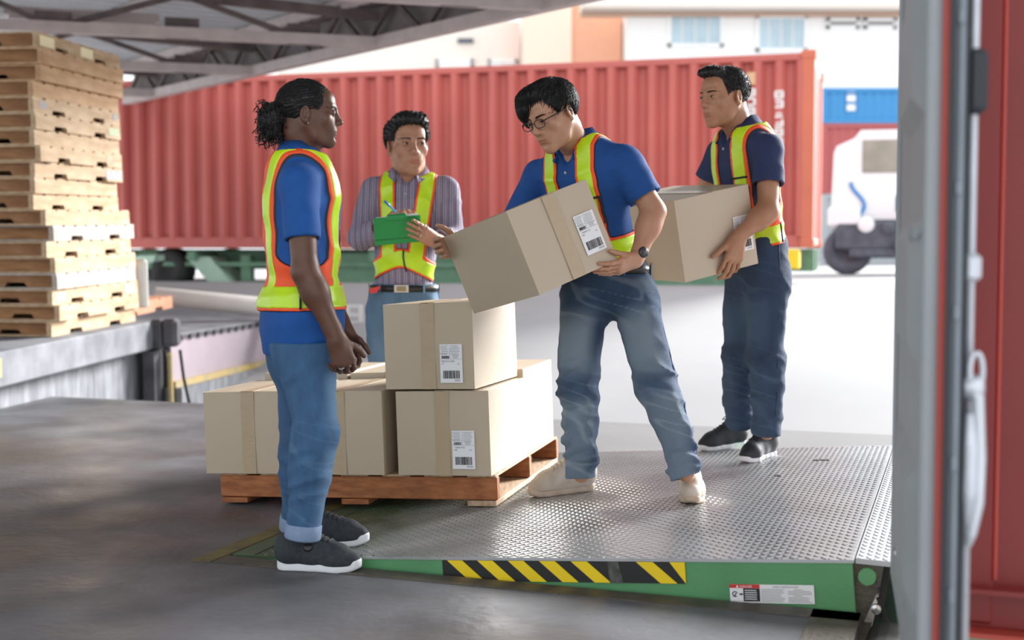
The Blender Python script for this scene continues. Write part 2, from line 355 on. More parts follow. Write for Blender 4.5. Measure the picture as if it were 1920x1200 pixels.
# ---------------------------------------------------------------- far red container on its trailer
M_CONT = mat('faded_red_paint', lin(194, 100, 92), 0.55, var=0.07, vscale=1.2)
M_CONT2 = mat('faded_orange_red', lin(205, 110, 84), 0.6, var=0.08, vscale=2)
M_MARK = mat('white_stencil', lin(236, 232, 230), 0.7)
cR = A(3.885, 16.6, 1.12); cdir = nrm(A(-9.53, 2.7, 0)); cbk = nrm(A(2.7, 9.53, 0)); CL = 12.19; CH = 2.52; CW = 2.44
CZ = np.stack([cdir, cbk, A(0, 0, 1)], 1)
def cp(a, b, h): return cR + cdir*a + cbk*b + A(0, 0, h)
cont = thing('shipping_container', 'long faded red corrugated shipping container on a green trailer', 'container', cR)
def corrug(p0, ax, nrm_, up, L, Hh, pitch, depth, m, name, par):
    n = int(L/pitch); pitch = L/n; V = []; F = []
    xs = []
    for i in range(n):
        for f, d in ((0, 0), (.26, 0), (.5, 1), (.76, 1)): xs.append(((i+f)*pitch, d*depth))
    xs.append((L, 0))
    for (x, d) in xs: V += [p0+ax*x-nrm_*d, p0+ax*x-nrm_*d+up*Hh]
    F = [(2*i, 2*i+2, 2*i+3, 2*i+1) for i in range(len(xs)-1)]
    mb = MB(); mb.add(V, F); return mb.build(name, m, par)
corrug(cp(.13, .0, .14), cdir, -cbk, A(0, 0, 1), CL-.26, CH-.24, .272, .105, M_CONT, 'corrugated_side', cont)
corrug(cp(.01, .13, .14), cbk, -cdir, A(0, 0, 1), CW-.26, CH-.24, .24, .04, M_CONT, 'end_panel', cont)
corrug(cp(.13, CW-.06, .14), cdir, -cbk, A(0, 0, 1), CL-.26, CH-.24, .272, .105, M_CONT, 'corrugated_side', cont)
mb = MB(); mb.box(cp(CL/2, CW/2, CH-.05), (CL-.1, CW-.08, .03), CZ); mb.build('roof_sheet', M_CONT, cont)
mb = MB(); mb.box(cp(CL/2, CW/2, .1), (CL-.1, CW-.08, .08), CZ); mb.build('floor_pan', M_CONT, cont)
for a in (.07, CL-.07):
    for b in (.07, CW-.07):
        mb = MB(); mb.box(cp(a, b, CH/2), (.16, .16, CH-.1), CZ, .01); mb.build('corner_post', M_CONT2, cont)
        for h in (.06, CH-.04):
            mb = MB(); mb.box(cp(a, b, h), (.19, .18, .12), CZ, .02); mb.build('corner_casting', M_CONT2, cont)
for b in (.05, CW-.05):
    mb = MB(); mb.box(cp(CL/2, b, CH-.06), (CL-.3, .07, .09), CZ, .01); mb.build('top_rail', M_CONT, cont)
    mb = MB(); mb.box(cp(CL/2, b, .08), (CL-.3, .06, .16), CZ, .01); mb.build('bottom_rail', M_CONT, cont)
for h in (.08, CH-.06):
    mb = MB(); mb.box(cp(.05, CW/2, h), (.07, CW-.3, .1), CZ, .01); mb.build('end_rail', M_CONT, cont)
# blurred white stencilled numbers stand in two upright columns
for a, hs in ((.80, (1.16, 2.02)), (.44, (1.22, 1.98))):
    mb = MB(); h = hs[1]
    while h > hs[0]:
        g = .105
        for (dx, dz, wx, wz) in ((-.045, 0, .03, g*.8), (.045, 0, .03, g*.8), (0, .04, .1, .025), (0, -.04, .1, .025), (0, 0, .08, .02)):
            if random.random() < .78: mb.box(cp(a+dx, -.004, h+dz), (wx, .006, wz), CZ)
        h -= .122
    mb.build('stencil_marks', M_MARK, cont, kind='stuff')
mb = MB(); mb.box(cp(.80, -.004, 2.2), (.11, .006, .16), CZ); mb.build('data_plate', mat('tan_plate', lin(214, 170, 130), .6), cont)
# trailer
trl = thing('container_trailer', 'green steel trailer chassis under the long red container', 'trailer', cp(6, 1.2, -.6))
M_CH = mat('faded_green_chassis', lin(104, 142, 116), 0.6, var=0.15); M_PALEG = mat('pale_green_flap', lin(176, 206, 186), 0.6, var=.06)
for b in (.75, 1.65):
    mb = MB(); mb.box(cp(CL/2, b, -.17), (CL, .14, .3), CZ, .01); mb.build('main_beam', M_CH, trl)
for k in range(9):
    mb = MB(); mb.box(cp(.3+k*1.45, CW/2, -.12), (.12, CW, .14), CZ); mb.build('cross_member', M_CH, trl)
mb = MB(); mb.bar(cp(1.4, .15, -.24), cp(11.9, .15, -.24), .05, .06); mb.build('side_rail', M_CH, trl)
for a in (8.2, 10.2):
    mb = MB(); mb.box(cp(a, .25, -.3), (.16, .16, .4), CZ, .01); mb.build('landing_leg', M_CH, trl)
mb = MB(); mb.prism([cp(9.15, .1, -.13), cp(8.75, .1, -.13), cp(8.35, .1, -.56), cp(8.72, .1, -.56)], cbk*.5); mb.build('mudguard', M_PALEG, trl)
mb = MB(); mb.prism([cp(10.0, .1, -.12), cp(9.5, .1, -.1), cp(9.5, .1, -.18), cp(10.0, .1, -.26)], cbk*.4); mb.build('mudguard', M_PALEG, trl)
for a in (9.45, 11.0):
    for b in (.1, 1.95):
        mb = MB(); mb.lathe(cp(a, b, -.31), cbk, [(.10, .04), (.15, .0), (.27, 0), (.31, .05), (.31, .3), (.27, .34), (.1, .34)], 24); mb.build('wheel', M_BLACK, trl, True)
mb = MB(); mb.box(cp(4.4, .2, -.30), (6.8, .05, .46), CZ, .01); mb.build('side_guard', M_CH, trl)
for a in (.25, .52):
    mb = MB(); mb.box(cp(a, .1, -.15), (.18, .3, .26), CZ, .02); mb.build('twist_lock', mat('chassis_yellow', lin(240, 200, 40), .5), trl)

# ---------------------------------------------------------------- truck, stacked containers, buildings beyond
M_CAB = mat('white_cab_paint', lin(232, 235, 238), 0.4); M_GLS = mat('cab_glass', lin(150, 146, 134), 0.12, var=.2, vscale=2); M_DK = mat('dark_undercarriage', lin(82, 88, 100), .6, var=.3, vscale=5)
tk = thing('truck', 'white cab truck parked beyond the end of the long red container', 'truck', (7.2, 25, .62))
T0 = A(6.15, 24.6, .62)
TR = rot_ypr(-.22, 0, 0)
def tp(x, y, z): return T0+TR @ A(x, y, z)
mb = MB(); mb.prism([tp(0, 0, 1.05), tp(2.4, 0, 1.05), tp(2.4, 0, 2.75), tp(.5, 0, 2.75), tp(.38, 0, 2.6), tp(.05, 0, 2.45)], TR @ A(0, 1.9, 0)); mb.build('cab', M_CAB, tk)
mb = MB(); mb.box(tp(1.35, -.01, 2.25), (1.65, .03, .62), TR, .01); mb.build('windscreen', M_GLS, tk)
mb = MB(); mb.box(tp(1.55, -.01, 1.35), (.8, .03, .3), TR, .01); mb.build('grille_panel', mat('blue_grey_panel', lin(120, 150, 172), .5), tk)
mb = MB(); mb.tube([tp(.45+.13*math.sin(t*1.6), -.03, 1.1+.22*t) for t in np.linspace(0, 3.0, 9)], .035, 6); mb.build('door_emblem', mat('emblem_blue', lin(40, 130, 200), .5), tk)
mb = MB(); mb.box(tp(1.3, .9, .75), (2.5, 2.4, .55), TR, .05); mb.build('chassis_block', M_DK, tk)
for (x, y, z, r) in ((.6, -.3, .95, .16), (1.0, -.32, .88, .13), (1.5, -.32, .95, .16), (1.9, -.32, .75, .2), (1.25, -.32, .55, .15)):
    mb = MB(); mb.lathe(tp(x, y, z), TR @ A(0, -1, 0), [(r*.6, -.1), (r, 0), (r*.9, .08), (r*.4, .1)], 12); mb.build('tank', M_DK if r < .16 else M_CAB, tk)
for x in (-.02, 2.0):
    mb = MB(); mb.lathe(tp(x+.3, -.1, .46), TR @ A(0, 1, 0), [(.2, .06), (.26, 0), (.42, 0), (.46, .05), (.46, .32), (.4, .36)], 24); mb.build('wheel', M_DK, tk, True)
mb = MB(); mb.box(tp(.2, -.15, 1.1), (.6, .3, .4), TR, .06); mb.build('fender', M_CAB, tk)
mb = MB(); mb.box(tp(1.3, -.2, .42), (2.0, .2, .2), TR, .04); mb.build('bumper', M_DK, tk)
def crate(name, label, px0, px1, y0, y1, Y, m, mk=None):
    p0 = at(px0, y1, Y); p1 = at(px1, y0, Y); W = p1[0]-p0[0]; Hh = p1[2]-p0[2]
    t = thing(name, label, 'container', (p0[0], Y, p0[2]))
    corrug(A(p0[0]+.06, Y, p0[2]+.1), A(1, 0, 0), A(0, -1, 0), A(0, 0, 1), W-.12, Hh-.2, .28, .04, m, 'corrugated_side', t)
    for z in (p0[2]+.06, p1[2]-.06):
        mb = MB(); mb.box(A((p0[0]+p1[0])/2, Y, z), (W, .1, .12)); mb.build('rail', m, t)
    for x in (p0[0]+.06, p1[0]-.06):
        mb = MB(); mb.box(A(x, Y, (p0[2]+p1[2])/2), (.14, .14, Hh)); mb.build('corner_post', m, t)
    mb = MB(); mb.box(A((p0[0]+p1[0])/2, Y+1.25, (p0[2]+p1[2])/2), (W-.1, 2.3, Hh-.1)); mb.build('shell', m, t)
    if mk: 
        mb = MB()
        for k in range(6): mb.box(A(p0[0]+mk, Y-.03, p0[2]+.5+k*.3), (.28, .03, .2))
        mb.build('stencil_marks', M_MARK, t, kind='stuff')
crate('blue_container', 'bright blue container stacked beyond the white truck', 1540, 1800, 165, 231, 42, mat('container_blue', lin(60, 140, 196), .5), .95)
crate('red_container', 'dull red container underneath the bright blue one', 1540, 1800, 232, 363, 42, mat('container_dull_red', lin(178, 90, 90), .5))
crate('grey_container', 'grey container at ground level behind the white truck', 1540, 1800, 364, 496, 42, mat('container_grey', lin(170, 176, 180), .5))
M_BEIGE = mat('cream_render', lin(232, 222, 212), .9, var=.03); M_ORW = mat('orange_render', lin(226, 168, 138), .9, var=.04); M_OFFW = mat('white_render', lin(240, 240, 238), .9); M_WGL = mat('pale_window_glass', lin(176, 198, 208), .25, var=.1, vscale=1)
def bld(name, label, px0, px1, y0, Y, m, depth, zb=.62):
    p0 = at(px0, y0, Y); p1 = at(px1, y0, Y)
    t = thing(name, label, 'building', ((p0[0]+p1[0])/2, Y, zb))
    mb = MB(); mb.box(A((p0[0]+p1[0])/2, Y+depth/2, (p0[2]+zb)/2), (p1[0]-p0[0], depth, p0[2]-zb)); mb.build('wall', m, t); return t
def win(t, px0, px1, y0, y1, Y, nx, ny, m=M_WGL):
    p0 = at(px0, y1, Y); p1 = at(px1, y0, Y); W = p1[0]-p0[0]; Hh = p1[2]-p0[2]
    mb = MB()
    for x in (p0[0], p1[0]): mb.box(A(x, Y-.06, (p0[2]+p1[2])/2), (.14, .16, Hh+.14))
    for z in (p0[2], p1[2]): mb.box(A((p0[0]+p1[0])/2, Y-.06, z), (W+.14, .16, .14))
    f = mb.build('window', M_OFFW, t)
    for i in range(nx):
        for j in range(ny):
            mb = MB(); mb.box(A(p0[0]+W*(i+.5)/nx, Y-.02, p0[2]+Hh*(j+.5)/ny), (W/nx-min(.1, W*.1), .16 if Hh < .5 else .06, Hh/ny-min(.1, Hh*.1))); mb.build('pane', m, f)
b = bld('beige_building', 'cream building with a small dark vent above the red container', 520, 975, 40, 62, M_BEIGE, 10)
win(b, 820, 885, 115, 123, 62, 2, 1); win(b, 918, 968, 115, 123, 62, 2, 1)
mb = MB(); p = at(873, 77, 62); mb.box(p+A(0, -.05, 0), (.75, .2, .2)); mb.build('vent', M_DK, b)
b2 = bld('orange_building', 'building block with an orange rendered wall and cream edge', 978, 1166, 8, 60, M_ORW, 10)
mb = MB(); p0 = at(978, 8, 59.9); p1 = at(1072, 8, 59.9); mb.box(A((p0[0]+p1[0])/2, 59.95, (p0[2]+.62)/2), (p1[0]-p0[0], .2, p0[2]-.62)); mb.build('cream_panel', mat('peach_render', lin(240, 216, 196), .9), b2)
b3 = bld('white_building', 'white building with blue tinted windows and a flat overhanging roof', 1176, 1900, 14, 58, M_OFFW, 12)
win(b3, 1255, 1353, 22, 85, 58, 4, 1); win(b3, 1420, 1510, 32, 94, 58, 4, 1)
for px in (1552, 1622):
    win(b3, px, px+55, 38, 51, 58, 1, 1, mat('dark_vent_glass', lin(120, 122, 124), .5))
mb = MB(); p0 = at(1090, 14, 57.2); p1 = at(1920, 14, 57.2); mb.box(A((p0[0]+p1[0])/2, 57.6, p0[2]+.1), (p1[0]-p0[0], 2.0, .35)); mb.build('roof_overhang', M_BEIGE, b3)
mb = MB(); mb.box(A((p0[0]+p1[0])/2, 57.9, p0[2]-.2), (p1[0]-p0[0], .5, .16)); mb.build('eave_trim', mat('brown_trim', lin(190, 160, 140), .7), b3)

# ---------------------------------------------------------------- opposite dock on the left
od = A(-3.42, 8.2, .40); oy = nrm(A(.31, 2.45, .066)); ox = nrm(np.cross(oy, A(0, 0, 1))); oz = np.cross(ox, oy); OR = np.stack([ox, oy, oz], 1)
def op(x, y, z): return od+OR @ A(x, y, z)
M_SLAB = mat('grey_dock_concrete', lin(140, 142, 148), .8, col2=lin(104, 106, 112), vscale=4)
M_DKC = mat('dark_stained_concrete', lin(92, 92, 98), .85, col2=lin(66, 64, 68), vscale=5)
mb = MB(); mb.box(op(-3.0, -.2, -.12), (6.0, 6.2, .24), OR, .015); mb.build('floor_opposite_dock', M_SLAB, kind='structure')
mb = MB(); mb.box(op(-3.1, -.2, -1.0), (5.9, 6.0, 1.6), OR); mb.build('wall_opposite_dock', M_PITW, kind='structure')
mb = MB(); mb.box(op(-.02, 2.80, -.95), (.1, .22, 1.4), OR); mb.build('wall_opposite_pillar', M_DKC, kind='structure')
M_OYEL = mat('chipped_yellow_paint', lin(196, 168, 96), .8, col2=lin(160, 150, 126), vscale=10)
mb = MB(); mb.box(op(.002, -.4, -.10), (.012, 1.3, .13), OR); mb.build('trim_yellow_edge', M_OYEL, kind='structure')
mb = MB(); mb.box(op(-.145, .30, -.62), (.012, .55, .26), OR); mb.build('trim_yellow_patch', M_OYEL, kind='structure')
ob = thing('dock_bumper', 'dark grey rubber block hanging from the end of the opposite dock', 'bumper', op(.1, 2.72, -.2))
mb = MB(); mb.box(op(.03, 2.80, -.11), (.08, .1, .26), OR, .01); mb.box(op(.13, 2.84, -.10), (.14, .14, .24), OR, .03); mb.build('rubber_block', M_DKC, ob)
for (a, b_) in ((.06, -.9), (.2, -.75)):
    mb = MB(); mb.tube([op(a, 2.85, -.25), op(a+.02, 2.87, -.5), op(a+.06, 2.9, b_)], .014, 6); mb.build('strap', M_BLACK, ob)
mb = MB(); mb.tube([op(.11, 2.84, -.28), op(.11, 2.84, -1.2)], .025, 8); mb.build('yellow_pipe', M_OYEL, ob)
# second ramp plate behind it
r0 = A(-2.98, 11.0, .345); ry = nrm(A(.5, 2.5, .02)); rx = nrm(np.cross(ry, A(0, 0, 1))); rz = np.cross(rx, ry); RR = np.stack([rx, ry, rz], 1)
def rp(x, y, z): return r0+RR @ A(x, y, z)
rpth = thing('ramp_plate', 'pale pink sided steel ramp with a grey top behind the rubber block', 'ramp', rp(0, 0, -.5))
mb = MB(); mb.box(rp(-1.6, 2.15, -.01), (3.2, 4.1, .03), RR); mb.build('top_plate', M_SLAB, rpth)
mb = MB(); mb.box(rp(-.02, 2.15, -.22), (.03, 4.1, .38), RR); mb.build('side_plate', M_PINK, rpth)
mb = MB()
for k in range(24): mb.box(rp(.005,   .15+k*.17, -.03), (.03, .10, .04), RR)
mb.build('worn_edge', M_DKC, rpth, kind='stuff')
mb = MB(); mb.box(rp(.01, 2.15, -.435), (.05, 4.1, .06), RR); mb.build('yellow_line', M_OYEL, rpth)
mb = MB(); mb.box(rp(-.06, 2.15, -.95), (.3, 4.1, .98), RR); mb.build('base_wall', M_PITW, rpth)
pp = thing('pipe', 'thick off white tube lying across the ramp plate behind the pallets', 'pipe', at(290, 556, 12.6))
a, b_ = at(290, 556, 12.9), at(640, 588, 13.3); t_ = nrm(b_-a)
mb = MB(); mb.lathe(a, t_, [(.07, 0), (.092, 0), (.096, .01), (.096, np.linalg.norm(b_-a)), (.06, np.linalg.norm(b_-a))], 20); mb.build('tube_wall', mat('off_white_tube', lin(214, 208, 204), .6, var=.04), pp, True)

# ---------------------------------------------------------------- stack of wooden pallets
M_WOODS = [mat('pale_pallet_wood', lin(206, 180, 148), .75, col2=lin(176, 146, 112), vscale=3, stretch=(6, 1.2, 6), bump=.2, bscale=25),
           mat('warm_pallet_wood', lin(204, 168, 130), .75, col2=lin(176, 138, 100), vscale=3, stretch=(6, 1.2, 6), bump=.2, bscale=25),
           mat('grey_pallet_wood', lin(196, 190, 184), .8, col2=lin(170, 158, 146), vscale=3, stretch=(6, 1.2, 6), bump=.2, bscale=25)]
PH = .1175; PL = 1.46; PWD = 1.2
def stringer(L, Hh, notches):
    """side profile of a notched stringer"""
    P = [(0, 0)]
    for n0 in notches: P += [(n0, 0), (n0+.015, .036), (n0+.20, .036), (n0+.215, 0)]
    return P+[(L, 0), (L, Hh), (0, Hh)]
mwd = mat('shade_painted_pallet_wood', lin(176, 130, 88), .8, col2=lin(132, 92, 60), vscale=3, stretch=(1.2, 6, 6), bump=.2, bscale=25)  # end boards painted browner to carry the shade of the stack's unlit face
def pallet(name, label, M, o, mw, notched, dark=None, group='pallets in the tall stack'):
    """M columns: across, along, up; o: centre of the underside"""
    t = thing(name, label, 'pallet', o, group)
    W = lambda x, y, z: np.asarray(o)+M @ A(x, y, z)
    nt = [.28, PL-.50] if notched else []
    for x in (-PWD/2, -.02, PWD/2-.04):
        mb = MB(); mb.prism([W(x, -PL/2+a, b) for a, b in stringer(PL, PH-.013, nt)], M @ A(.04, 0, 0)); mb.build('stringer', mw, t)
    for k in range(8):
        y = -PL/2+.075+k*(PL-.15)/7
        mb = MB(); mb.box(W(random.uniform(-.006, .002), y+random.uniform(-.006, .006), PH-.0065), (PWD, .150, .013), M); mb.build('deck_board', mw, t)
    for k in range(4):
        y = -PL/2+.055+k*(PL-.11)/3
        mb = MB(); mb.box(W(0, y, .007), (PWD-.09, .1, .013), M); mb.build('bottom_board', mw, t)
    for y, w2 in ((-PL/2+.02+random.uniform(0, .03), mwd), (PL/2-.02, mwd)):
        for xa, xb in ((-PWD/2+.04, -.02), (.02, PWD/2-.04)):
            c_ = random.uniform(.10, .22); L_ = xb-xa
            pr = [(0, .014), (c_, .014), (c_+.02, .05), (c_+.16, .05), (c_+.18, .014), (L_, .014), (L_, PH-.014), (0, PH-.014)] if random.random() < .6 else [(0, .014), (L_, .014), (L_, PH-.014), (0, PH-.014)]
            mb = MB(); mb.prism([W(xa+a, y, b) for a, b in pr], M @ A(0, .016, 0)); mb.build('end_board', w2, t)
    return t, W
rows = [(75, 1, 0, 'topmost pallet of the tall stack, with two pale patches'), (85, 0, 1, None), (78, 0, 1, None), (68, 0, 1, None), (70, 1, 0, 'fifth pallet from the top, with blue grey marks'), (72, 1, 0, 'sixth pallet from the top, with a green stamp'),
        (67, 0, 0, None), (77, 1, 0, 'eighth pallet from the top, with a red stamp'), (70, 1, 0, 'ninth pallet from the top, with a blue end'), (64, 0, 0, None), (60, 1, 0, 'pallet jutting out forward in the middle of the stack'),
        (88, 0, 0, None), (89, 1, 2, 'grey white pallet jutting out to the rear of the stack'), (90, 1, 0, 'sixth pallet from the bottom, with a faint red mark'), (98, 0, 0, None), (100, 0, 2, None), (97, 1, 0, 'third pallet from the bottom, with grey blue marks'), (103, 1, 0, None), (90, 1, 0, 'lowest pallet of the tall stack, resting on the dock')]
ordn = ['first', 'second', 'third', 'fourth', 'fifth', 'sixth', 'seventh', 'eighth', 'ninth', 'tenth', 'eleventh', 'twelfth', 'thirteenth', 'fourteenth', 'fifteenth', 'sixteenth', 'seventeenth', 'eighteenth', 'lowest']
NP = len(rows)
for i, (px, nt, mw, lb) in enumerate(rows):
    k = NP-1-i
    dx = (px-88)/253.0
    yaw = random.uniform(-.02, .02)
    sl = -.006*max(0, k-9)
    ry_ = nrm(oy+A(0, 0, 0)); M = OR @ rot_ypr(yaw, 0, 0)
    o = op(-.18+dx-PWD/2, 2.03+random.uniform(-.03, .03)+(.05 if i == 12 else 0), .002+k*(PH+.001))
    if not lb: lb = 'plain wooden pallet, %s from the top of the tall stack' % ordn[i]
    t, W = pallet('pallet', lb, M, o, M_WOODS[mw], nt)
    def daub(y0, y1, z0, z1, m, nm):
        mb = MB(); mb.box(W(PWD/2+.001, (y0+y1)/2, (z0+z1)/2), (.003, y1-y0, z1-z0), M); mb.build(nm, m, t)
    MB_ = mat('blue_grey_stamp', lin(140, 156, 176), .8, col2=lin(190, 180, 165), vscale=30)
    if i == 0:
        daub(-.70, -.47, .018, .096, mat('pale_patch', lin(246, 232, 190), .8), 'pale_patch'); daub(-.02, .2, .018, .096, mat('pale_patch', lin(246, 232, 190), .8), 'pale_patch')
    if i == 4: daub(-.64, -.54, .04, .09, MB_, 'stamp'); daub(.6, .68, .04, .09, MB_, 'stamp')
    if i == 5: daub(.5, .7, .03, .09, mat('green_stamp', lin(150, 196, 168), .8, col2=lin(220, 196, 158), vscale=30), 'stamp')
    if i == 7: daub(.42, .54, .03, .09, mat('red_stamp', lin(226, 140, 130), .8, col2=lin(226, 196, 158), vscale=30), 'stamp')
    if i == 8: daub(.42, .72, .018, .096, MB_, 'stamp')
    if i == 13: daub(.5, .62, .03, .09, mat('red_stamp', lin(226, 140, 130), .8), 'stamp')
    if i == 16: daub(-.68, -.54, .03, .09, MB_, 'stamp'); daub(.48, .66, .018, .096, MB_, 'stamp')
# loose pallet and a pale board behind the stack
M = OR @ rot_ypr(.06, 0, 0)
t, W = pallet('pallet', 'reddish loose pallet lying flat on the dock just beyond the tall stack', M, op(-1.02, 3.58, .004), mat('reddish_pallet_wood', lin(206, 150, 120), .75, var=.12), 1, group=None)
bd = thing('upright_panel', 'worn white panel standing on edge behind the lower end of the pallet stack', 'panel', op(-.12, 3.0, .1))
mb = MB(); mb.box(op(-.14, 2.86, .32), (.12, .05, .42), OR, .02); mb.build('board', mat('worn_white_board', lin(226, 226, 222), .7, var=.05), bd)
mb = MB(); mb.box(op(-.14, 2.83, .32), (.03, .02, .36), OR); mb.build('batten', mat('worn_white_board', lin(226, 226, 222), .7), bd)
# white frame glimpsed between the two men at the left
fr = thing('metal_rack', 'small white frame far behind, between the two workers at left', 'rack', at(665, 606, 15))
for px in (652, 676):
    mb = MB(); mb.bar(at(px, 572, 15), at(px, 606, 15), .04, .04); mb.build('post', M_OFFW, fr)
for py in (574, 590, 605):
    mb = MB(); mb.bar(at(652, py, 15), at(676, py, 15), .03, .03); mb.build('rail', M_OFFW, fr)
# ---------------------------------------------------------------- canopy roof with steel trusses on the left
M_RSH = mat('grey_roof_sheet', lin(178, 180, 184), .6, var=.06); M_TRS = mat('primed_steel', lin(112, 96, 94), .6, col2=lin(78, 70, 70), vscale=5); M_PUR = mat('pale_steel', lin(186, 174, 172), .55, var=.1)
RZ = 3.32
e0 = at(440, 147, 16.55); e0[2] = RZ; ed = nrm(A(.63, -.776, 0)); tq = nrm(A(.957, .287, 0))   # eave direction (towards us) and truss direction
def ep(s, q=0.0, z=RZ): p = e0+ed*s-tq*q; p[2] = z; return p
def rsz(q): return RZ+.42+.055*q
roof = thing('roof', 'grey corrugated canopy roof carried on brown steel trusses', 'roof', ep(0, 4), kind='structure')
S0, S1, Q1 = -3.5, 17.0, 15.0
# roof sheets: one per bay, with raised ribs
for k in range(10):
    a = S0+(S1-S0)*k/10; b_ = S0+(S1-S0)*(k+1)/10; mb = MB(); V = []; F = []
    nrib = 8
    xs = []
    for i in range(nrib):
        w_ = (b_-a-.01)/nrib
        for f, d in ((0, 0), (.6, 0), (.68, .03), (.92, .03)): xs.append((a+w_*(i+f), d))
    xs.append((b_-.01, 0))
    for (s_, d) in xs: V += [ep(s_, -.35, rsz(-.35)+d), ep(s_, Q1, rsz(Q1)+d)]
    n_ = len(V); V2 = [v+A(0, 0, .012) for v in V]
    F = [(2*i, 2*i+1, 2*i+3, 2*i+2) for i in range(len(xs)-1)]
    mb.add(V, F); mb.build('roof_sheet', M_RSH, roof)
for q in np.arange(.4, Q1, 1.6):
    mb = MB(); mb.bar(ep(S0, q, rsz(q)-.06), ep(S1, q, rsz(q)-.06), .06, .10); mb.build('purlin', M_PUR, roof)
# eave girder: two chords and its web
mb = MB(); mb.bar(ep(S0, 0, RZ), ep(S1, 0, RZ), .12, .12); mb.build('eave_chord', M_PUR, roof)
mb = MB(); mb.bar(ep(S0, 0, RZ+.44), ep(S1, 0, RZ+.44), .10, .10); mb.build('eave_chord', M_TRS, roof)
mb = MB(); mb.bar(ep(S0, -.12, RZ+.27), ep(S1, -.12, RZ+.27), .012, .50); mb.build('fascia', mat('grey_brown_fascia', lin(120, 112, 112), .7, var=.1), roof)
s_ = S0; up_ = True
while s_ < S1-.5:
    mb = MB(); mb.bar(ep(s_, 0, RZ+(.0 if up_ else .42)), ep(s_+.55, 0, RZ+(.42 if up_ else .0)), .05, .05); mb.build('web_bar', M_TRS, roof); s_ += .55; up_ = not up_
# trusses
for s_ in (-2.4, .55, 3.35, 6.1, 9.5, 13):
    mb = MB(); mb.bar(ep(s_, 0, RZ), ep(s_, Q1, RZ), .13, .11); mb.build('bottom_chord', M_PUR, roof)
    mb = MB(); mb.bar(ep(s_, 0, rsz(0)-.14), ep(s_, Q1, rsz(Q1)-.14), .10, .10); mb.build('top_chord', M_TRS, roof)
    q = .8; k = 0
    while q < Q1-1.2:
        mb = MB(); mb.bar(ep(s_, q, RZ), ep(s_, q, rsz(q)-.14), .06, .06); mb.build('vertical', M_TRS, roof)
        a, b_ = (q, q+1.25) if k % 2 == 0 else (q+1.25, q)
        mb = MB(); mb.bar(ep(s_, a, RZ), ep(s_, b_, rsz(b_)-.14), .055, .055); mb.build('diagonal', M_TRS, roof)
        mb = MB(); p = ep(s_, q, RZ+.05); mb.box(p, (.34, .02, .22), np.stack([-tq, ed, A(0, 0, 1)], 1)); mb.build('gusset_plate', M_TRS, roof)
        q += 1.25; k += 1
# tube lights slung under the trusses
for j, s_ in enumerate((.45, 3.15)):
    for i_, q in enumerate((2.2, 5.0, 7.8)):
        lf = thing('light_fitting', 'unlit tube light fitting, %s from the eave on the %s roof truss' % (('first', 'second', 'third')[i_], ('farther', 'nearer')[j]), 'light', ep(s_, q, RZ+.16), 'tube lights under the canopy')
        mb = MB(); mb.bar(ep(s_, q, RZ+.17), ep(s_, q+1.5, RZ+.17), .16, .08); mb.build('housing', M_PUR, lf)
        mb = MB(); mb.bar(ep(s_, q+.04, RZ+.12), ep(s_, q+1.46, RZ+.12), .05, .04); mb.build('tube', M_PUR, lf)
# ---------------------------------------------------------------- open container at the right: door leaf and red side wall
M_DGREY = mat('grey_door_paint', lin(150, 156, 160), .55, var=.05, vscale=4, bump=.05); M_GASK = mat('dark_gasket', lin(38, 42, 48), .6); M_CHAN = mat('grey_channel', lin(126, 134, 142), .45, .3, var=.1)
M_ZINC = mat('galvanised_steel', lin(196, 200, 208), .4, .5, var=.08, vscale=12); M_MAROON = mat('dark_red_paint', lin(128, 44, 42), .45, var=.1, vscale=3); M_REDE = mat('red_door_edge', lin(170, 66, 54), .5)
dr = thing('container_door', 'tall grey corrugated container door standing open, white lock rod on its far edge', 'door', (0.78, 2.3, .2))
D0 = A(0.762, 2.30, .19); dY = nrm(A(1.068-.762, 3.50-2.30, 0)); dX = nrm(A(dY[1], -dY[0], 0)); DRM = np.stack([dX, dY, A(0, 0, 1)], 1); DLen = 1.23; DH = 2.45
def dp(x, y, z): return D0+DRM @ A(x, y, z)
# inner skin with pressed trapezoid bands running across the door
V = []; F = []; Z = [0.0]; prof = []
z = .06; prof += [(0, 0), (.05, 0)]
for k in range(5):
    prof += [(z+.14, 0), (z+.18, .035), (z+.38, .035), (z+.42, 0)]; z += .47
prof += [(DH, 0)]
for (zz, dd) in prof:
    for (y, f) in ((.05, 0), (.14, 1), (DLen-.66, 1), (DLen-.26, 0)): V.append(dp(-.018-dd*.7*f, y, zz))
F = [(i*4+j, (i+1)*4+j, (i+1)*4+j+1, i*4+j+1) for i in range(len(prof)-1) for j in range(3)]
mb = MB(); mb.add(V, F); mb.build('pressed_panel', M_DGREY, dr)
mb = MB(); mb.box(dp(.030, DLen/2+.05, DH/2), (.012, DLen-.2, DH), DRM); mb.build('outer_skin', M_MAROON, dr)
for y, nm in ((.03, 'near_stile'), (DLen-.03, 'far_stile')):
    mb = MB(); mb.box(dp(-.006, y, DH/2), (.03, .05, DH), DRM, .006); mb.build('stile', M_DGREY, dr)
for z_ in (.04, DH-.04):
    mb = MB(); mb.box(dp(-.006, DLen/2, z_), (.03, DLen-.1, .08), DRM, .006); mb.build('cross_rail', M_DGREY, dr)
mb = MB(); mb.box(dp(.009, -.006, DH/2), (.011, .014, DH), DRM); mb.build('red_edge', M_REDE, dr)
mb = MB(); mb.box(dp(.0205, -.004, DH/2), (.012, .05, DH+.01), DRM); mb.build('gasket', M_GASK, dr)
mb = MB(); mb.box(dp(.034, .0, DH/2), (.015, .04, DH), DRM); mb.tube([dp(.035, -.024, 0), dp(.035, -.024, DH)], .004, 8); mb.build('seal_channel', M_CHAN, dr)
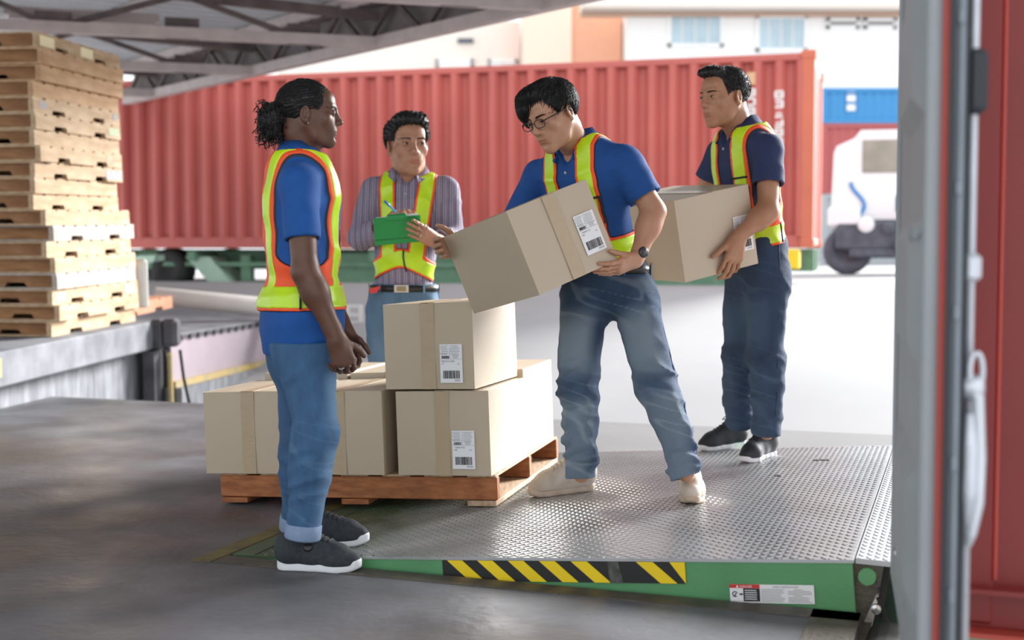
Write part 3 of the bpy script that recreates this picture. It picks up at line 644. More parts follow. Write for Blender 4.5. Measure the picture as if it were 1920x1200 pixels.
for z_ in (.05, .27, .51, .78, 1.0, 1.3, 1.55, 1.8):
    mb = MB(); mb.box(dp(.034, -.026, z_), (.012, .012, .03), DRM, .004); mb.build('clip', M_CHAN, dr)
mb = MB(); mb.box(dp(.045, .005, DH/2), (.008, .04, DH), DRM); mb.build('gasket_lip', M_GASK, dr)
mb = MB(); mb.tube([dp(.060, .02, -.05), dp(.060, .02, DH+.05)], .008, 12); mb.build('lock_rod', M_ZINC, dr, True)
# handle and its hub
hd = MB(); hd.lathe(dp(.060, .0, .645), dX, [(.008, -.012), (.022, -.008), (.024, .02), (.010, .026)], 14); hub = hd.build('handle_hub', M_ZINC, dr, True)
mb = MB(); mb.tube([dp(.060, -.012, .66), dp(.074, -.012, .63), dp(.078, -.012, .52), dp(.077, -.012, .44), dp(.068, -.012, .385), dp(.060, -.012, .36)], [.008, .011, .012, .011, .009, .007], 10)
mb.tube([dp(.060, -.016, .60), dp(.063, -.016, .54), dp(.062, -.016, .46), dp(.059, -.016, .40)], [.007, .012, .012, .006], 8); mb.build('lock_handle', M_ZINC, dr, True)
mb = MB(); mb.tube([dp(.070+.011*math.sin(t), -.012, .675+.034*math.cos(t)) for t in np.linspace(0, 2*PI, 14)], .0052, 8, False); mb.build('handle_loop', M_ZINC, dr, True)
mb = MB(); mb.box(dp(.062, .02, .86), (.03, .05, .05), DRM, .008); mb.build('rod_guide', M_ZINC, dr)
mb = MB(); mb.box(dp(.064, .015, 1.19), (.035, .05, .115), DRM, .01); mb.build('hinge_block', M_GASK, dr)
for z_, y_ in ((.92, .08), (1.75, .12)):
    mb = MB(); mb.lathe(dp(-.038, y_, z_), -dX, [(.012, 0), (.012, .004), (.005, .006)], 8); mb.build('rivet', M_CHAN, dr)
# red side wall of the container being loaded
rc = thing('loading_container', 'dark red container side wall at the edge, with a bottom rail above green steel', 'container', (1.1, 3.05, .1))
R0 = A(1.087, 3.05, .185)
def rw(u, v, z): return R0+DU*u+DV*v+A(0, 0, z)
RH = 2.7
mb = MB(); mb.box(rw(.035, .08, RH/2), (.07, .18, RH), UZ, .008); mb.build('corner_post', M_MAROON, rc)
mb = MB(); mb.lathe(rw(.072, -.004, .11), A(0, 0, 1), [(.006, 0), (.006, RH-.1)], 8); mb.build('weld_bead', M_REDE, rc)
mb = MB(); mb.box(rw(1.5, .05, .035), (3.0, .10, .095), UZ, .006); mb.box(rw(1.5, .02, .088), (3.0, .14, .012), UZ); mb.build('bottom_rail', M_MAROON, rc)
mb = MB(); mb.box(rw(1.5, .0, -.015), (3.0, .12, .012), UZ); mb.build('rail_flange', M_REDE, rc)
corrug(rw(.16, .02, .09), DU, -DV, A(0, 0, 1), 2.8, RH-.2, .28, .036, M_MAROON, 'corrugated_side', rc)
mb = MB(); mb.box(rw(.115, .03, RH/2+.04), (.09, .03, RH-.1), UZ); mb.build('stiffener', M_MAROON, rc)
mb = MB(); mb.box(rw(1.5, .05, RH), (3.0, .10, .1), UZ); mb.build('top_rail', M_MAROON, rc)
mb = MB(); mb.box(rw(1.5, .10, -.26), (3.0, .08, .46), UZ); mb.build('chassis_rail', mat('light_green_chassis', lin(118, 158, 124), .6, var=.1), rc)
mb = MB(); mb.box(rw(-.012, .12, -.08), (.03, .12, .2), UZ, .006); mb.build('rusty_plate', mat('rust_and_orange', lin(190, 120, 40), .8, col2=lin(90, 40, 36), vscale=30), rc)
# ---------------------------------------------------------------- cartons
M_CARD = mat('tan_cardboard', lin(186, 170, 147), .46, spec=.7, var=.03, vscale=3, bump=.12, bscale=9)
M_TAPE = mat('clear_parcel_tape', lin(180, 160, 132), .30, var=.02, vscale=8, bump=.25, bscale=35)
def carton(label, o, R, dims, lab=None, group='cardboard boxes on the pallet', tape_front=True, nums=None, sag=.004, lpos=(.73, .30)):
    """o: front lower left corner, R columns: width, depth, up"""
    W, Dp, Hh = dims; t = thing('cardboard_box', label, 'box', o, group)
    def w(x, y, z): return np.asarray(o)+R @ A(x, y, z)
    # body with softly bowed faces
    n = 7; g = np.linspace(0, 1, n); V = []; F = []
    def face(f):
        b = len(V)
        for i in g:
            for j in g: V.append(f(i, j))
        for i in range(n-1):
            for j in range(n-1): F.append((b+i*n+j, b+(i+1)*n+j, b+(i+1)*n+j+1, b+i*n+j+1))
    bw = lambda a, b: sag*16*a*(1-a)*b*(1-b)
    face(lambda a, b: w(a*W, -bw(a, b), b*Hh)); face(lambda a, b: w((1-a)*W, Dp+bw(a, b), b*Hh))
    face(lambda a, b: w(W+bw(a, b), a*Dp, b*Hh)); face(lambda a, b: w(-bw(a, b), (1-a)*Dp, b*Hh))
    face(lambda a, b: w(a*W, b*Dp, Hh-.004)); face(lambda a, b: w(a*W, (1-b)*Dp, 0))
    mb = MB(); mb.add(V, F); mb.build('carton', M_CARD, t, True)
    # the two long top flaps meet along the middle
    for sgn in (0, 1):
        mb = MB(); mb.box(w(W*(.25+.5*sgn), Dp/2, Hh-.0015+.0015*sgn), (W/2-.003, Dp-.002, .005), R @ rot_ypr(0, (.012 if sgn else -.012), 0), .0015); mb.build('top_flap', M_CARD, t)
    mb = MB(); mb.box(w(W/2, Dp/2, Hh+.0035), (.06, Dp, .0015), R)
    mb.box(w(W/2, -.0045, Hh*.5), (.06, .0015, Hh), R) if tape_front else None
    mb.build('parcel_tape', M_TAPE, t)
    if lab:
        lw, lh = .095, .155; cx = W*lpos[0]; cz = Hh*lpos[1]; off = -.0042 - sag*.6
        L0 = w(cx-lw/2, off, cz-lh/2)
        def q(x, z, d=0): return L0+R @ A(x, -d, z)
        mb = MB(); mb.box(q(lw/2, lh/2, 0), (lw, .0012, lh), R); lo = mb.build('shipping_label', M_WHITE, t)
        mb = MB(); x = .012; rs = np.random.RandomState(len(label))
        while x < lw-.012:
            bwid = rs.choice([.0009, .0014, .0021, .003]); mb.box(q(x+bwid/2, .033, .001), (bwid, .0006, .032), R); x += bwid+rs.choice([.0009, .0014, .0021])
        mb.build('barcode', M_INK, lo)
        mb = MB(); x = .008
        while x < .038:
            bwid = rs.choice([.0008, .0013, .002]); mb.box(q(x+bwid/2, .103, .001), (bwid, .0006, .011), R); x += bwid+rs.choice([.0008, .0013])
        mb.build('barcode', M_INK, lo)
        mb = MB()
        for (tx, x, z_, sz) in nums:
            V2, F2 = text_geo(tx, sz)
            if len(V2): mb.add(V2, F2, (np.stack([R[:, 0], R[:, 2], -R[:, 1]], 1), q(x, z_, .001)))
        mb.build('lettering', M_INK, lo, kind='stuff')
        mb = MB()
        for k in range(7):
            for (a, b_) in ((.004, .040), (.047, .090)):
                zz = .148-k*.0058
                if zz < .112 and a < .04: continue
                mb.box(q((a+b_)/2-rs.uniform(0, .006), zz, .001), (b_-a-rs.uniform(0, .012), .0005, .0014), R)
        mb.box(q(.0435, .123, .001), (.0007, .0006, .05), R); mb.box(q(lw/2, .096, .001), (lw-.004, .0006, .0008), R); mb.box(q(.022, .117, .001), (.04, .0006, .0007), R)
        for k in range(4): mb.box(q(.067, .113-k*.0042, .001), (.03-.003*k, .0005, .0013), R)
        mb.build('small_print', mat('print_grey', lin(120, 122, 128), .6), lo, kind='stuff')
    return t, w
# pallet under the cartons
a_ = math.radians(-14.7)
PX = nrm(A(math.cos(a_), math.sin(a_), .036)); PY = A(-math.sin(a_), math.cos(a_), 0); PZ = np.cross(PX, PY); PR = np.stack([PX, PY, PZ], 1)
P0 = A(-1.241, 5.414, .005)
def pw(x, y, z): return P0+PR @ A(x, y, z)
M_PW = mat('orange_pallet_wood', lin(176, 112, 66), .65, col2=lin(134, 78, 42), vscale=3.5, stretch=(1.5, 14, 14), bump=.3, bscale=30)
M_PE = mat('pale_board_wood', lin(204, 176, 146), .75, col2=lin(160, 130, 104), vscale=4, stretch=(14, 1.5, 14), bump=.2, bscale=30)
pl = thing('wooden_pallet', 'orange brown wooden pallet loaded with cardboard boxes on the leveler', 'pallet', pw(.6, .5, 0))
PWX, PDY = 1.225, 1.12
for k, y in enumerate((0, PDY/2-.02, PDY-.04)):
    mb = MB(); mb.box(pw(PWX/2, y+.02, .074), (PWX, .04, .092), PR, .003); mb.build('stringer', M_PW, pl)
for k in range(3):
    x = .06+k*(PWX-.13)/2
    mb = MB(); mb.box(pw(x+.005, PDY/2, .014), (.12, PDY+.01, .022), PR, .002); mb.build('bottom_board', M_PE if k == 2 else M_PW, pl)
for k in range(7):
    x = .065+k*(PWX-.13)/6
    mb = MB(); mb.box(pw(x, PDY/2, .1245), (.12, PDY, .009), PR, .001); mb.build('deck_board', M_PE, pl)
BT = .1305
N1 = [('00621216 A667', .006, .084, .0088), ('-07', .006, .074, .008), ('-54', .072, .074, .008), ('09051', .060, .006, .0105)]
N2 = [('12046710 B', .010, .084, .0088), ('-198', .006, .074, .008), ('-42', .072, .074, .008), ('09764', .060, .006, .0105)]
N3 = [('12046712 B', .010, .084, .0088), ('-198', .006, .074, .008), ('-42', .072, .074, .008), ('09745', .060, .006, .0105)]
GB = 'cardboard boxes on the pallet'
BX = [(-.052, .405), (.372, .382), (.812, .40)]
def BR(yaw): return PR @ rot_ypr(yaw, 0, 0)
carton('sealed tan cardboard box at the far left front corner of the pallet', pw(-.052, -.02, BT), BR(.004), (.41, .53, .345))
carton('tan cardboard box behind the legs of the worker with the ponytail', pw(.371, -.025, BT), BR(-.006), (.385, .53, .345))
carton('tan cardboard box with a white label at the front right of the pallet', pw(.815, -.02, BT), BR(-.02), (.395, .53, .342), True, nums=N2, lpos=(.72, .31))
carton('rear left cardboard box, partly hidden by the worker with the ponytail', pw(-.03, .535, BT), BR(.0), (.41, .53, .375))
carton('cardboard box in the middle of the rear row, by the man with the clipboard', pw(.395, .54, BT), BR(.01), (.39, .53, .37))
carton('unlabelled cardboard box at the rear right corner of the pallet', pw(.822, .535, BT), BR(-.01), (.39, .53, .378), sag=.006)
UBR = PR @ rot_ypr(-.06, 0, 0)
carton('labelled cardboard box sitting alone on top of the lower row', pw(.775, -.02, BT+.352), UBR, (.385, .55, .345), True, nums=N1, lpos=(.755, .30))
# carried cartons
HB_O = A(0.107, 4.941, .909-1.08)*.94+A(0, 0, 1.08); HB_R = rot_ypr(.589, -.337, -.187); HB_D = (.381, .507, .326)
carton('tilted cardboard box lifted by the worker in glasses', HB_O, HB_R, HB_D, True, GB.replace('on the pallet', 'held by workers'), nums=N3, lpos=(.80, .42), sag=.002)
H4_O = at(1285, 530, 5.42); H4_R = rot_ypr(.50, -.20, .03); H4_D = (.40, .54, .35)
carton('cardboard box carried by the worker in the dark navy shirt', H4_O, H4_R, H4_D, True, GB.replace('on the pallet', 'held by workers'), nums=N2, lpos=(.84, .42), sag=.002, tape_front=False)
# ---------------------------------------------------------------- smooth-surface modeller (distance fields meshed with surface nets)
class Field:
    def __init__(s, lo, hi, h):
        s.lo = np.asarray(lo, float); s.h = h; s.n = np.maximum(4, np.ceil((np.asarray(hi, float)-s.lo)/h).astype(int)+1)
        s.D = np.full(s.n, 0.5, np.float32); s.ax = [(s.lo[i]+h*np.arange(s.n[i])).astype(np.float32) for i in range(3)]
    def win(s, lo, hi):
        a = np.clip(np.floor((np.asarray(lo)-s.lo)/s.h).astype(int), 0, s.n-1); b = np.clip(np.ceil((np.asarray(hi)-s.lo)/s.h).astype(int)+1, 1, s.n)
        b = np.maximum(b, a+1); return tuple(slice(a[i], b[i]) for i in range(3))
    def P(s, w=None):
        x, y, z = (s.ax[i][w[i]] if w else s.ax[i] for i in range(3))
        return x[:, None, None], y[None, :, None], z[None, None, :]
    def comb(s, w, d, k, op):
        D = s.D[w]
        if op == 'u':
            if k > 0: h = np.maximum(k-np.abs(D-d), 0)/k; s.D[w] = np.minimum(D, d)-h*h*k*.25
            else: s.D[w] = np.minimum(D, d)
        elif op == 's':
            d = -d
            if k > 0: h = np.maximum(k-np.abs(D-d), 0)/k; s.D[w] = np.maximum(D, d)+h*h*k*.25
            else: s.D[w] = np.maximum(D, d)
    def cone(s, a, b, ra, rb, k=.02, op='u', flat=None):
        """tapered round limb a->b; flat=(axis, f): thickness along axis is f times the radius"""
        a = np.asarray(a, float); b = np.asarray(b, float); r = max(ra, rb)+k+2*s.h
        if flat: r *= max(1, flat[1])
        w = s.win(np.minimum(a, b)-r, np.maximum(a, b)+r); x, y, z = s.P(w); ab = b-a; L2 = float(ab@ab)+1e-12
        px, py, pz = x-a[0], y-a[1], z-a[2]
        t = np.clip((px*ab[0]+py*ab[1]+pz*ab[2])/L2, 0, 1)
        qx, qy, qz = px-t*ab[0], py-t*ab[1], pz-t*ab[2]
        d2 = qx*qx+qy*qy+qz*qz
        if flat:
            n = nrm(flat[0]); e = qx*n[0]+qy*n[1]+qz*n[2]; d2 = d2+e*e*(1/flat[1]**2-1)
        d = np.sqrt(np.maximum(d2, 1e-12))-(ra+(rb-ra)*t)
        if flat and flat[1] < 1: d = d*min(1, .4+.6*flat[1])
        s.comb(w, d.astype(np.float32), k, op); return s
    def ell(s, c, r, R=None, k=.02, op='u'):
        c = np.asarray(c, float); r = np.asarray(r, float); R = np.eye(3) if R is None else R; m = r.max()+k+2*s.h
        w = s.win(c-m, c+m); x, y, z = s.P(w); px, py, pz = x-c[0], y-c[1], z-c[2]
        k0 = 0; k1 = 0
        for i in range(3):
            q = px*R[0, i]+py*R[1, i]+pz*R[2, i]; k0 = k0+(q/r[i])**2; k1 = k1+(q/r[i]**2)**2
        k0 = np.sqrt(k0); k1 = np.sqrt(k1)+1e-9
        s.comb(w, (k0*(k0-1)/k1).astype(np.float32), k, op); return s
    def cut(s, p, n, k=0.0, lo=None, hi=None):
        """remove what lies on the side n points to"""
        n = nrm(n); w = s.win(lo, hi) if lo is not None else (slice(None),)*3; x, y, z = s.P(w)
        d = -((x-p[0])*n[0]+(y-p[1])*n[1]+(z-p[2])*n[2]); d = np.broadcast_to(d, s.D[w].shape).astype(np.float32)
        s.comb(w, d, k, 's'); return s
    def mesh(s, smooth=1, D=None):
        D = s.D if D is None else D; h = s.h; S = D < 0
        c = np.zeros(np.array(D.shape)-1, np.int8); sl = [slice(0, -1), slice(1, None)]
        for i in (0, 1):
            for j in (0, 1):
                for k in (0, 1): c += S[sl[i], sl[j], sl[k]]
        act = (c > 0) & (c < 8); I = np.argwhere(act)
        if len(I) == 0: return np.zeros((0, 3)), np.zeros((0, 4), int)
        idx = np.full(c.shape, -1, np.int32); idx[tuple(I.T)] = np.arange(len(I))
        acc = np.zeros((len(I), 3)); cnt = np.zeros(len(I))
        off = [(i, j, k) for i in (0, 1) for j in (0, 1) for k in (0, 1)]
        val = {o: D[I[:, 0]+o[0], I[:, 1]+o[1], I[:, 2]+o[2]] for o in off}
        for o in off:
            for a in range(3):
                if o[a] == 0:
                    p = list(o); p[a] = 1; p = tuple(p); v0, v1 = val[o], val[p]; m = (v0 < 0) != (v1 < 0)
                    t = v0[m]/(v0[m]-v1[m]); q = np.tile(np.array(o, float), (m.sum(), 1)); q[:, a] = t; acc[m] += q; cnt[m] += 1
        V = (I+acc/cnt[:, None])*h+s.lo; Fs = []
        for a in range(3):
            b, c2 = (a+1) % 3, (a+2) % 3
            s0 = [slice(None)]*3; s1 = [slice(None)]*3; s0[a] = slice(0, -1); s1[a] = slice(1, None)
            ch = S[tuple(s0)] != S[tuple(s1)]; E = np.argwhere(ch)
            E = E[(E[:, b] > 0) & (E[:, c2] > 0) & (E[:, b] < D.shape[b]-1) & (E[:, c2] < D.shape[c2]-1)]
            if len(E) == 0: continue
            ins = S[tuple(E.T)]; q = []
            for (db, dc) in ((-1, -1), (0, -1), (0, 0), (-1, 0)):
                e = E.copy(); e[:, b] += db; e[:, c2] += dc; q.append(idx[tuple(e.T)])
            q = np.stack(q, 1); q[~ins] = q[~ins][:, ::-1]; Fs.append(q)
        F = np.concatenate(Fs); F = F[(F >= 0).all(1)]
        for _ in range(smooth):
            sm = np.zeros_like(V); ct = np.zeros(len(V))
            for i in range(4):
                a_, b_ = F[:, i], F[:, (i+1) % 4]
                for ax in range(3): sm[:, ax] += np.bincount(a_, V[b_, ax], len(V))+np.bincount(b_, V[a_, ax], len(V))
                ct += np.bincount(a_, minlength=len(V))+np.bincount(b_, minlength=len(V))
            V = V*.4+.6*sm/np.maximum(ct, 1)[:, None]
        return V, F
def joinm(parts):
    V = []; F = []; n = 0
    for v, f in parts: V.append(v); F.append(f+n); n += len(v)
    return np.concatenate(V), np.concatenate(F)
def setattr_f(o, name, vals):
    a = o.data.attributes.new(name, 'FLOAT', 'POINT'); a.data.foreach_set('value', np.asarray(vals, np.float32))
def sstep(a, b, x):
    t = np.clip((x-a)/(b-a), 0, 1); return t*t*(3-2*t)

_NL = np.random.RandomState(11).rand(32, 32, 32).astype(np.float32)
def noise(x, y, z):
    """smooth lattice noise 0..1 (arrays broadcast)"""
    x, y, z = np.broadcast_arrays(x, y, z); out = 0
    i, j, k = np.floor(x).astype(int), np.floor(y).astype(int), np.floor(z).astype(int); fx, fy, fz = x-i, y-j, z-k
    fx = fx*fx*(3-2*fx); fy = fy*fy*(3-2*fy); fz = fz*fz*(3-2*fz); i &= 31; j &= 31; k &= 31; i1, j1, k1 = (i+1) & 31, (j+1) & 31, (k+1) & 31; N_ = _NL
    a = N_[i, j, k]*(1-fx)+N_[i1, j, k]*fx; b = N_[i, j1, k]*(1-fx)+N_[i1, j1, k]*fx; c = N_[i, j, k1]*(1-fx)+N_[i1, j, k1]*fx; d = N_[i, j1, k1]*(1-fx)+N_[i1, j1, k1]*fx
    return ((a*(1-fy)+b*fy)*(1-fz)+(c*(1-fy)+d*fy)*fz).astype(np.float32)
def coarse(F, fn, step=2):
    """evaluate fn(x, y, z) on every second grid plane and interpolate"""
    ax = [np.append(a[::step], a[::step][-1]+F.h*step) for a in F.ax]
    A_ = fn(ax[0][:, None, None], ax[1][None, :, None], ax[2][None, None, :])
    for d in range(3):
        n = F.n[d]; i = np.arange(n)//step; f = ((np.arange(n) % step)/step).astype(np.float32); sh = [1, 1, 1]; sh[d] = n; f = f.reshape(sh)
        A_ = np.take(A_, i, d)*(1-f)+np.take(A_, i+1, d)*f
    return A_.astype(np.float32)
def ridge(n): return (1-np.abs(2*n-1))**2
# ---- hands
def hand(Fd, wrist, d, n, side, sc=1.0, curls=None, spread=.10, thumb=None, thumb_curl=.35, k=.008):
    """d: wrist to knuckles, n: out of the palm. Returns fingertip and knuckle positions"""
    d = nrm(d); n = nrm(n-d*(n@d)); t = np.cross(d, n)*(1 if side == 'R' else -1)
    curls = curls or [(.25, .35, .25)]*4
    L = .088*sc; kn = []; tips = []
    off = [.031, .0105, -.010, -.029]; ln = [(.042, .026, .022), (.047, .030, .023), (.043, .028, .022), (.034, .021, .019)]; pl = [.96, 1.0, .97, .89]
    for i in range(4):
        b = wrist+d*L*pl[i]+t*off[i]*sc; kn.append(b)
        Fd.cone(wrist+t*off[i]*.45*sc+d*.008*sc, b, .0145*sc, .0122*sc, .018*sc)
    Fd.cone(wrist+d*.02*sc+t*.022*sc+n*.006*sc, wrist+d*.052*sc+t*.03*sc+n*.006*sc, .014*sc, .011*sc, .015*sc)
    Fd.cone(wrist+d*.02*sc-t*.02*sc+n*.006*sc, wrist+d*.06*sc-t*.026*sc+n*.004*sc, .013*sc, .010*sc, .015*sc)
    for i in range(4):
        p = kn[i]; ang = 0; sp = (1.5-i)*spread
        r = (.0094, .0098, .0094, .0082)[i]*sc
        for j in range(3):
            ang += curls[i][j]; dr = nrm(d*math.cos(ang)+n*math.sin(ang)+t*sp*math.cos(ang)*.8)
            q = p+dr*ln[i][j]*sc; Fd.cone(p, q, r, r*.9, .004 if j else .007); Fd.ell(q, A(1, 1, 1)*r*.99, None, .003); p = q; r *= .92
        tips.append(p)
    th = thumb if thumb is not None else nrm(d*.65+t*.75+n*.25)
    p = wrist+d*.022*sc+t*.024*sc+n*.006*sc; r = .0125*sc
    for j, l_ in enumerate((.042, .032, .026)):
        dr = nrm(th+(d-t*.6)*thumb_curl*j*.6) if thumb is None else nrm(th*(1-.0*j)+n*thumb_curl*j*.4)
        q = p+dr*l_*sc; Fd.cone(p, q, r, r*.88, .01 if j == 0 else .005); p = q; r *= .88
    return dict(knuckles=kn, tips=tips, thumb=p, t=t, d=d, n=n)
def arm(spec, side, sc, h=.0028):
    """bare arm with its hand: shoulder, elbow, wrist + hand spec"""
    S, E, W = spec['S'], spec['E'], spec['W']; hd = spec['hand']; d = nrm(hd['d'])
    P = np.array([E, W, W+d*.21*sc, E+(S-E)*.62]); m = .10*sc
    Fd = Field(P.min(0)-m, P.max(0)+m, h)
    r0, r1, r2, r3 = [x*sc*spec.get('thick', 1) for x in (.049, .042, .043, .0265)]
    Fd.cone(E+(S-E)*.75, E, r0, r1, .02); f = W-E
    Fd.cone(E+f*.02, E+f*.32, r1*.96, r2, .03); Fd.cone(E+f*.28, W, r2*.98, r3, .03)
    hn = nrm(hd['n']); Fd.cone(W-nrm(f)*.03*sc, W+d*.012*sc, r3, r3*.98, .02, 'u', (hn, .8))
    info = hand(Fd, W, d, hn, side, sc*hd.get('sc', 1), hd.get('curls'), hd.get('spread', .10), hd.get('thumb'), hd.get('thumb_curl', .35))
    return Fd.mesh(2), info
# ---------------------------------------------------------------- people: builders
def skin(name, c, c2): 
    return mat('skin_'+name, c, .48, col2=c2, vscale=18, bump=.06, bscale=180, attr='lip', attr_col=tuple(np.array(c)*A(.85, .60, .60, 1)), sss=.08)
M_HAIR = mat('black_hair', lin(22, 20, 21), .46, var=.35, vscale=60, spec=.4)
M_EYEW = mat('eye_white', lin(172, 164, 158), .3); M_IRIS = mat('dark_iris', lin(38, 24, 18), .12)
M_LIME = mat('lime_reflective', lin(188, 226, 18), .32, var=.06, vscale=14, bump=.18, bscale=26, spec=.6)
M_ORG = mat('orange_vest_mesh', lin(240, 84, 34), .6, var=.06, vscale=40); M_VBLK = mat('black_binding', lin(26, 28, 36), .6)
M_LTH = mat('black_leather', lin(30, 28, 28), .4, bump=.1, bscale=80); M_METAL = mat('steel_buckle', lin(190, 184, 172), .3, .8)
def denim(nm, c, fade):
    m = mat('denim_'+nm, c, .85, var=.16, vscale=26, bump=.5, bscale=420, attr='fade', attr_col=fade, stretch=(1, 1, .35)); return m
def head(par, sk, C, f, up, sc, neck_to, hair, look=0.0, open_eye=1.0, glasses=False, beard=0.0, ear=1.0, wide=1.0, jaw=1.0):
    """C: head centre, f: face direction, up: crown direction; local x = person's left"""
    f = nrm(f); up = nrm(up-f*(up@f)); lf = np.cross(up, f); R = np.stack([lf, f, up], 1)
    loc = lambda p: (np.asarray(p)-C)@R/sc
    W = lambda V: C+(np.asarray(V)*sc)@R.T
    nk = loc(neck_to); h = .0023
    lo = np.minimum(A(-.10, -.125, -.13), nk-.07); hi = np.maximum(A(.10, .135, .14), nk+.07)
    F = Field(lo, hi, h)
    F.ell(A(0, -.018, .040), A(.0735*wide, .094, .080), None, .02)
    F.ell(A(0, .030, -.020), A(.0615*wide, .066, .092), None, .03)
    F.ell(A(0, .058, .052), A(.054*wide, .034, .040), None, .025)
    for x in (-1, 1):
        F.cone(A(x*.050*wide*jaw, -.002, -.040), A(x*.039*wide*jaw, .022, -.076), .020, .017, .03); F.cone(A(x*.036*wide*jaw, .026, -.078), A(x*.009, .070, -.097), .017, .014, .025)
        F.ell(A(x*.043*wide, .063, -.016), A(.022, .018, .022), None, .02)
        F.cone(A(x*.014, .089, .026), A(x*.042*wide, .078, .030), .010, .008, .016)
        F.ell(A(x*.031, .108, .009), A(.019, .020, .014), None, .018, 's')
        F.ell(A(x*.031, .0815, .0085), A(.0175, .0155, .0130), None, .006)
    F.ell(A(0, .078, -.097), A(.018, .015, .015), None, .02)
    F.cone(A(0, .0895, .024), A(0, .1085, -.020), .0070, .0095, .012); F.ell(A(0, .1105, -.0245), A(.0115, .0110, .0095), None, .008)
    for x in (-1, 1):
        F.ell(A(x*.0125, .0995, -.0275), A(.0078, .0095, .0072), None, .006); F.ell(A(x*.0062, .1045, -.0345), A(.0034, .0045, .0028), None, .002, 's')
    F.ell(A(0, .081, -.057), A(.032, .016, .028), None, .024)
    F.ell(A(0, .0945, -.0570), A(.0235, .0055, .0040), None, .005); F.ell(A(0, .0932, -.0668), A(.0200, .0060, .0046), None, .005)
    F.cone(A(-.026, .1012, -.0616), A(.026, .1012, -.0616), .0026, .0024, .003, 's')
    F.cone(A(0, .105, -.046), A(0, .103, -.040), .003, .002, .006, 's'); F.cone(A(-.016, .099, -.0795), A(.016, .099, -.0795), .0045, .0045, .012, 's')
    # eyelids open as a slit
    for x in (-1, 1):
        F.ell(A(x*.0315, .0985, .0074), A(.0145, .0090, .0056*open_eye), None, .002, 's')
        # ears
        Re = rot_ypr(x*-.35, 0, 0) if True else None
        e = A(x*.0765*wide, -.012, -.002)
        F.ell(e, A(.0075, .0195*ear, .0315*ear), Re, .006); F.ell(e+A(x*.0065, .003, .003), A(.0055, .0115, .0205), Re, .003, 's'); F.ell(e+A(0, .006, -.026), A(.0055, .0085, .0095), None, .006)
        F.ell(e+A(x*.002, .012, -.003), A(.005, .0055, .0085), None, .004)
    F.cone(A(0, -.030, -.035), nk, .050, .056, .028); F.cone(A(0, .004, -.072), nk+nrm(A(0, 1, 0))*.012, .030, .046, .03)
    F.cone(A(0, -.045, -.01), A(0, -.048, -.06), .044, .046, .03)
    V, Q = F.mesh(1); Q = Q[:, ::-1]
    el = lambda w_, z0, h_: sstep(1.15, .75, np.sqrt((V[:, 0]/w_)**2+((V[:, 2]-z0)/h_)**2))
    lip = np.maximum(el(.0235, -.0580, .0058), el(.0205, -.0660, .0068))*sstep(.080, .086, V[:, 1])
    def skin_y(px_, pz_, off=0.0):
        st = np.arange(.13, 0, -.0008); ii = np.clip(np.round((np.stack([np.full_like(st, px_), st, np.full_like(st, pz_)], 1)-F.lo)/F.h).astype(int), 0, F.n-1)
        return st[np.argmax(F.D[tuple(ii.T)] < off)]
    # eyes
    for x in (-1, 1):
        c = A(x*.031, .0825, .0078); mb = MB()
        mb.lathe(W(c), f, [(.0124*sc*math.sin(t), -.0124*sc*math.cos(t)) for t in np.linspace(.05, PI-.05, 12)], 18); ey = mb.build('eye', M_EYEW, par, True)
        g = nrm(A(look, 1, -.12)); ci = W(c+g*.0106)
        mb = MB(); mb.lathe(ci, R@g, [(.0062*sc, 0), (.0056*sc, .0013*sc), (.0026*sc, .0021*sc)], 16); mb.build('iris', M_IRIS, ey, True)
        # brow: short hairs laid along the ridge
        mb = MB()
        for i in range(70):
            a = i/69.0+random.uniform(-.02, .02); bx = x*(.011+.037*a); bz = .0250+.0038*math.sin(a*2.2)-.006*max(0, a-.7)+random.uniform(-.0030, .0030)*(1-.6*a)
            qx, qz = bx+x*.008, bz+.0016*(1-2.2*a)
            p = A(bx, skin_y(bx, bz)+.0004, bz); q = A(qx, skin_y(qx, qz)+.0006, qz)
            mb.tube([W(p), W((p+q)/2+A(0, .0012, 0)), W(q)], [.0008*sc, .0010*sc, .0004*sc], 3, False)
        # dark line of the upper lashes
        lash = []
        for t in np.linspace(-1, 1, 9):
            lx = x*.0315+.0150*t; lz = .0074+.0058*open_eye*math.sqrt(max(0, 1-.92*t*t)); lash.append(W(A(lx, skin_y(lx, lz+.0012)+.0006, lz)))
        mb.tube(lash, [.0005*sc]+[.0010*sc]*7+[.0005*sc], 4, False)
        mb.build('eyebrow', M_HAIR, par)
    return (W(V), Q, lip), R, W
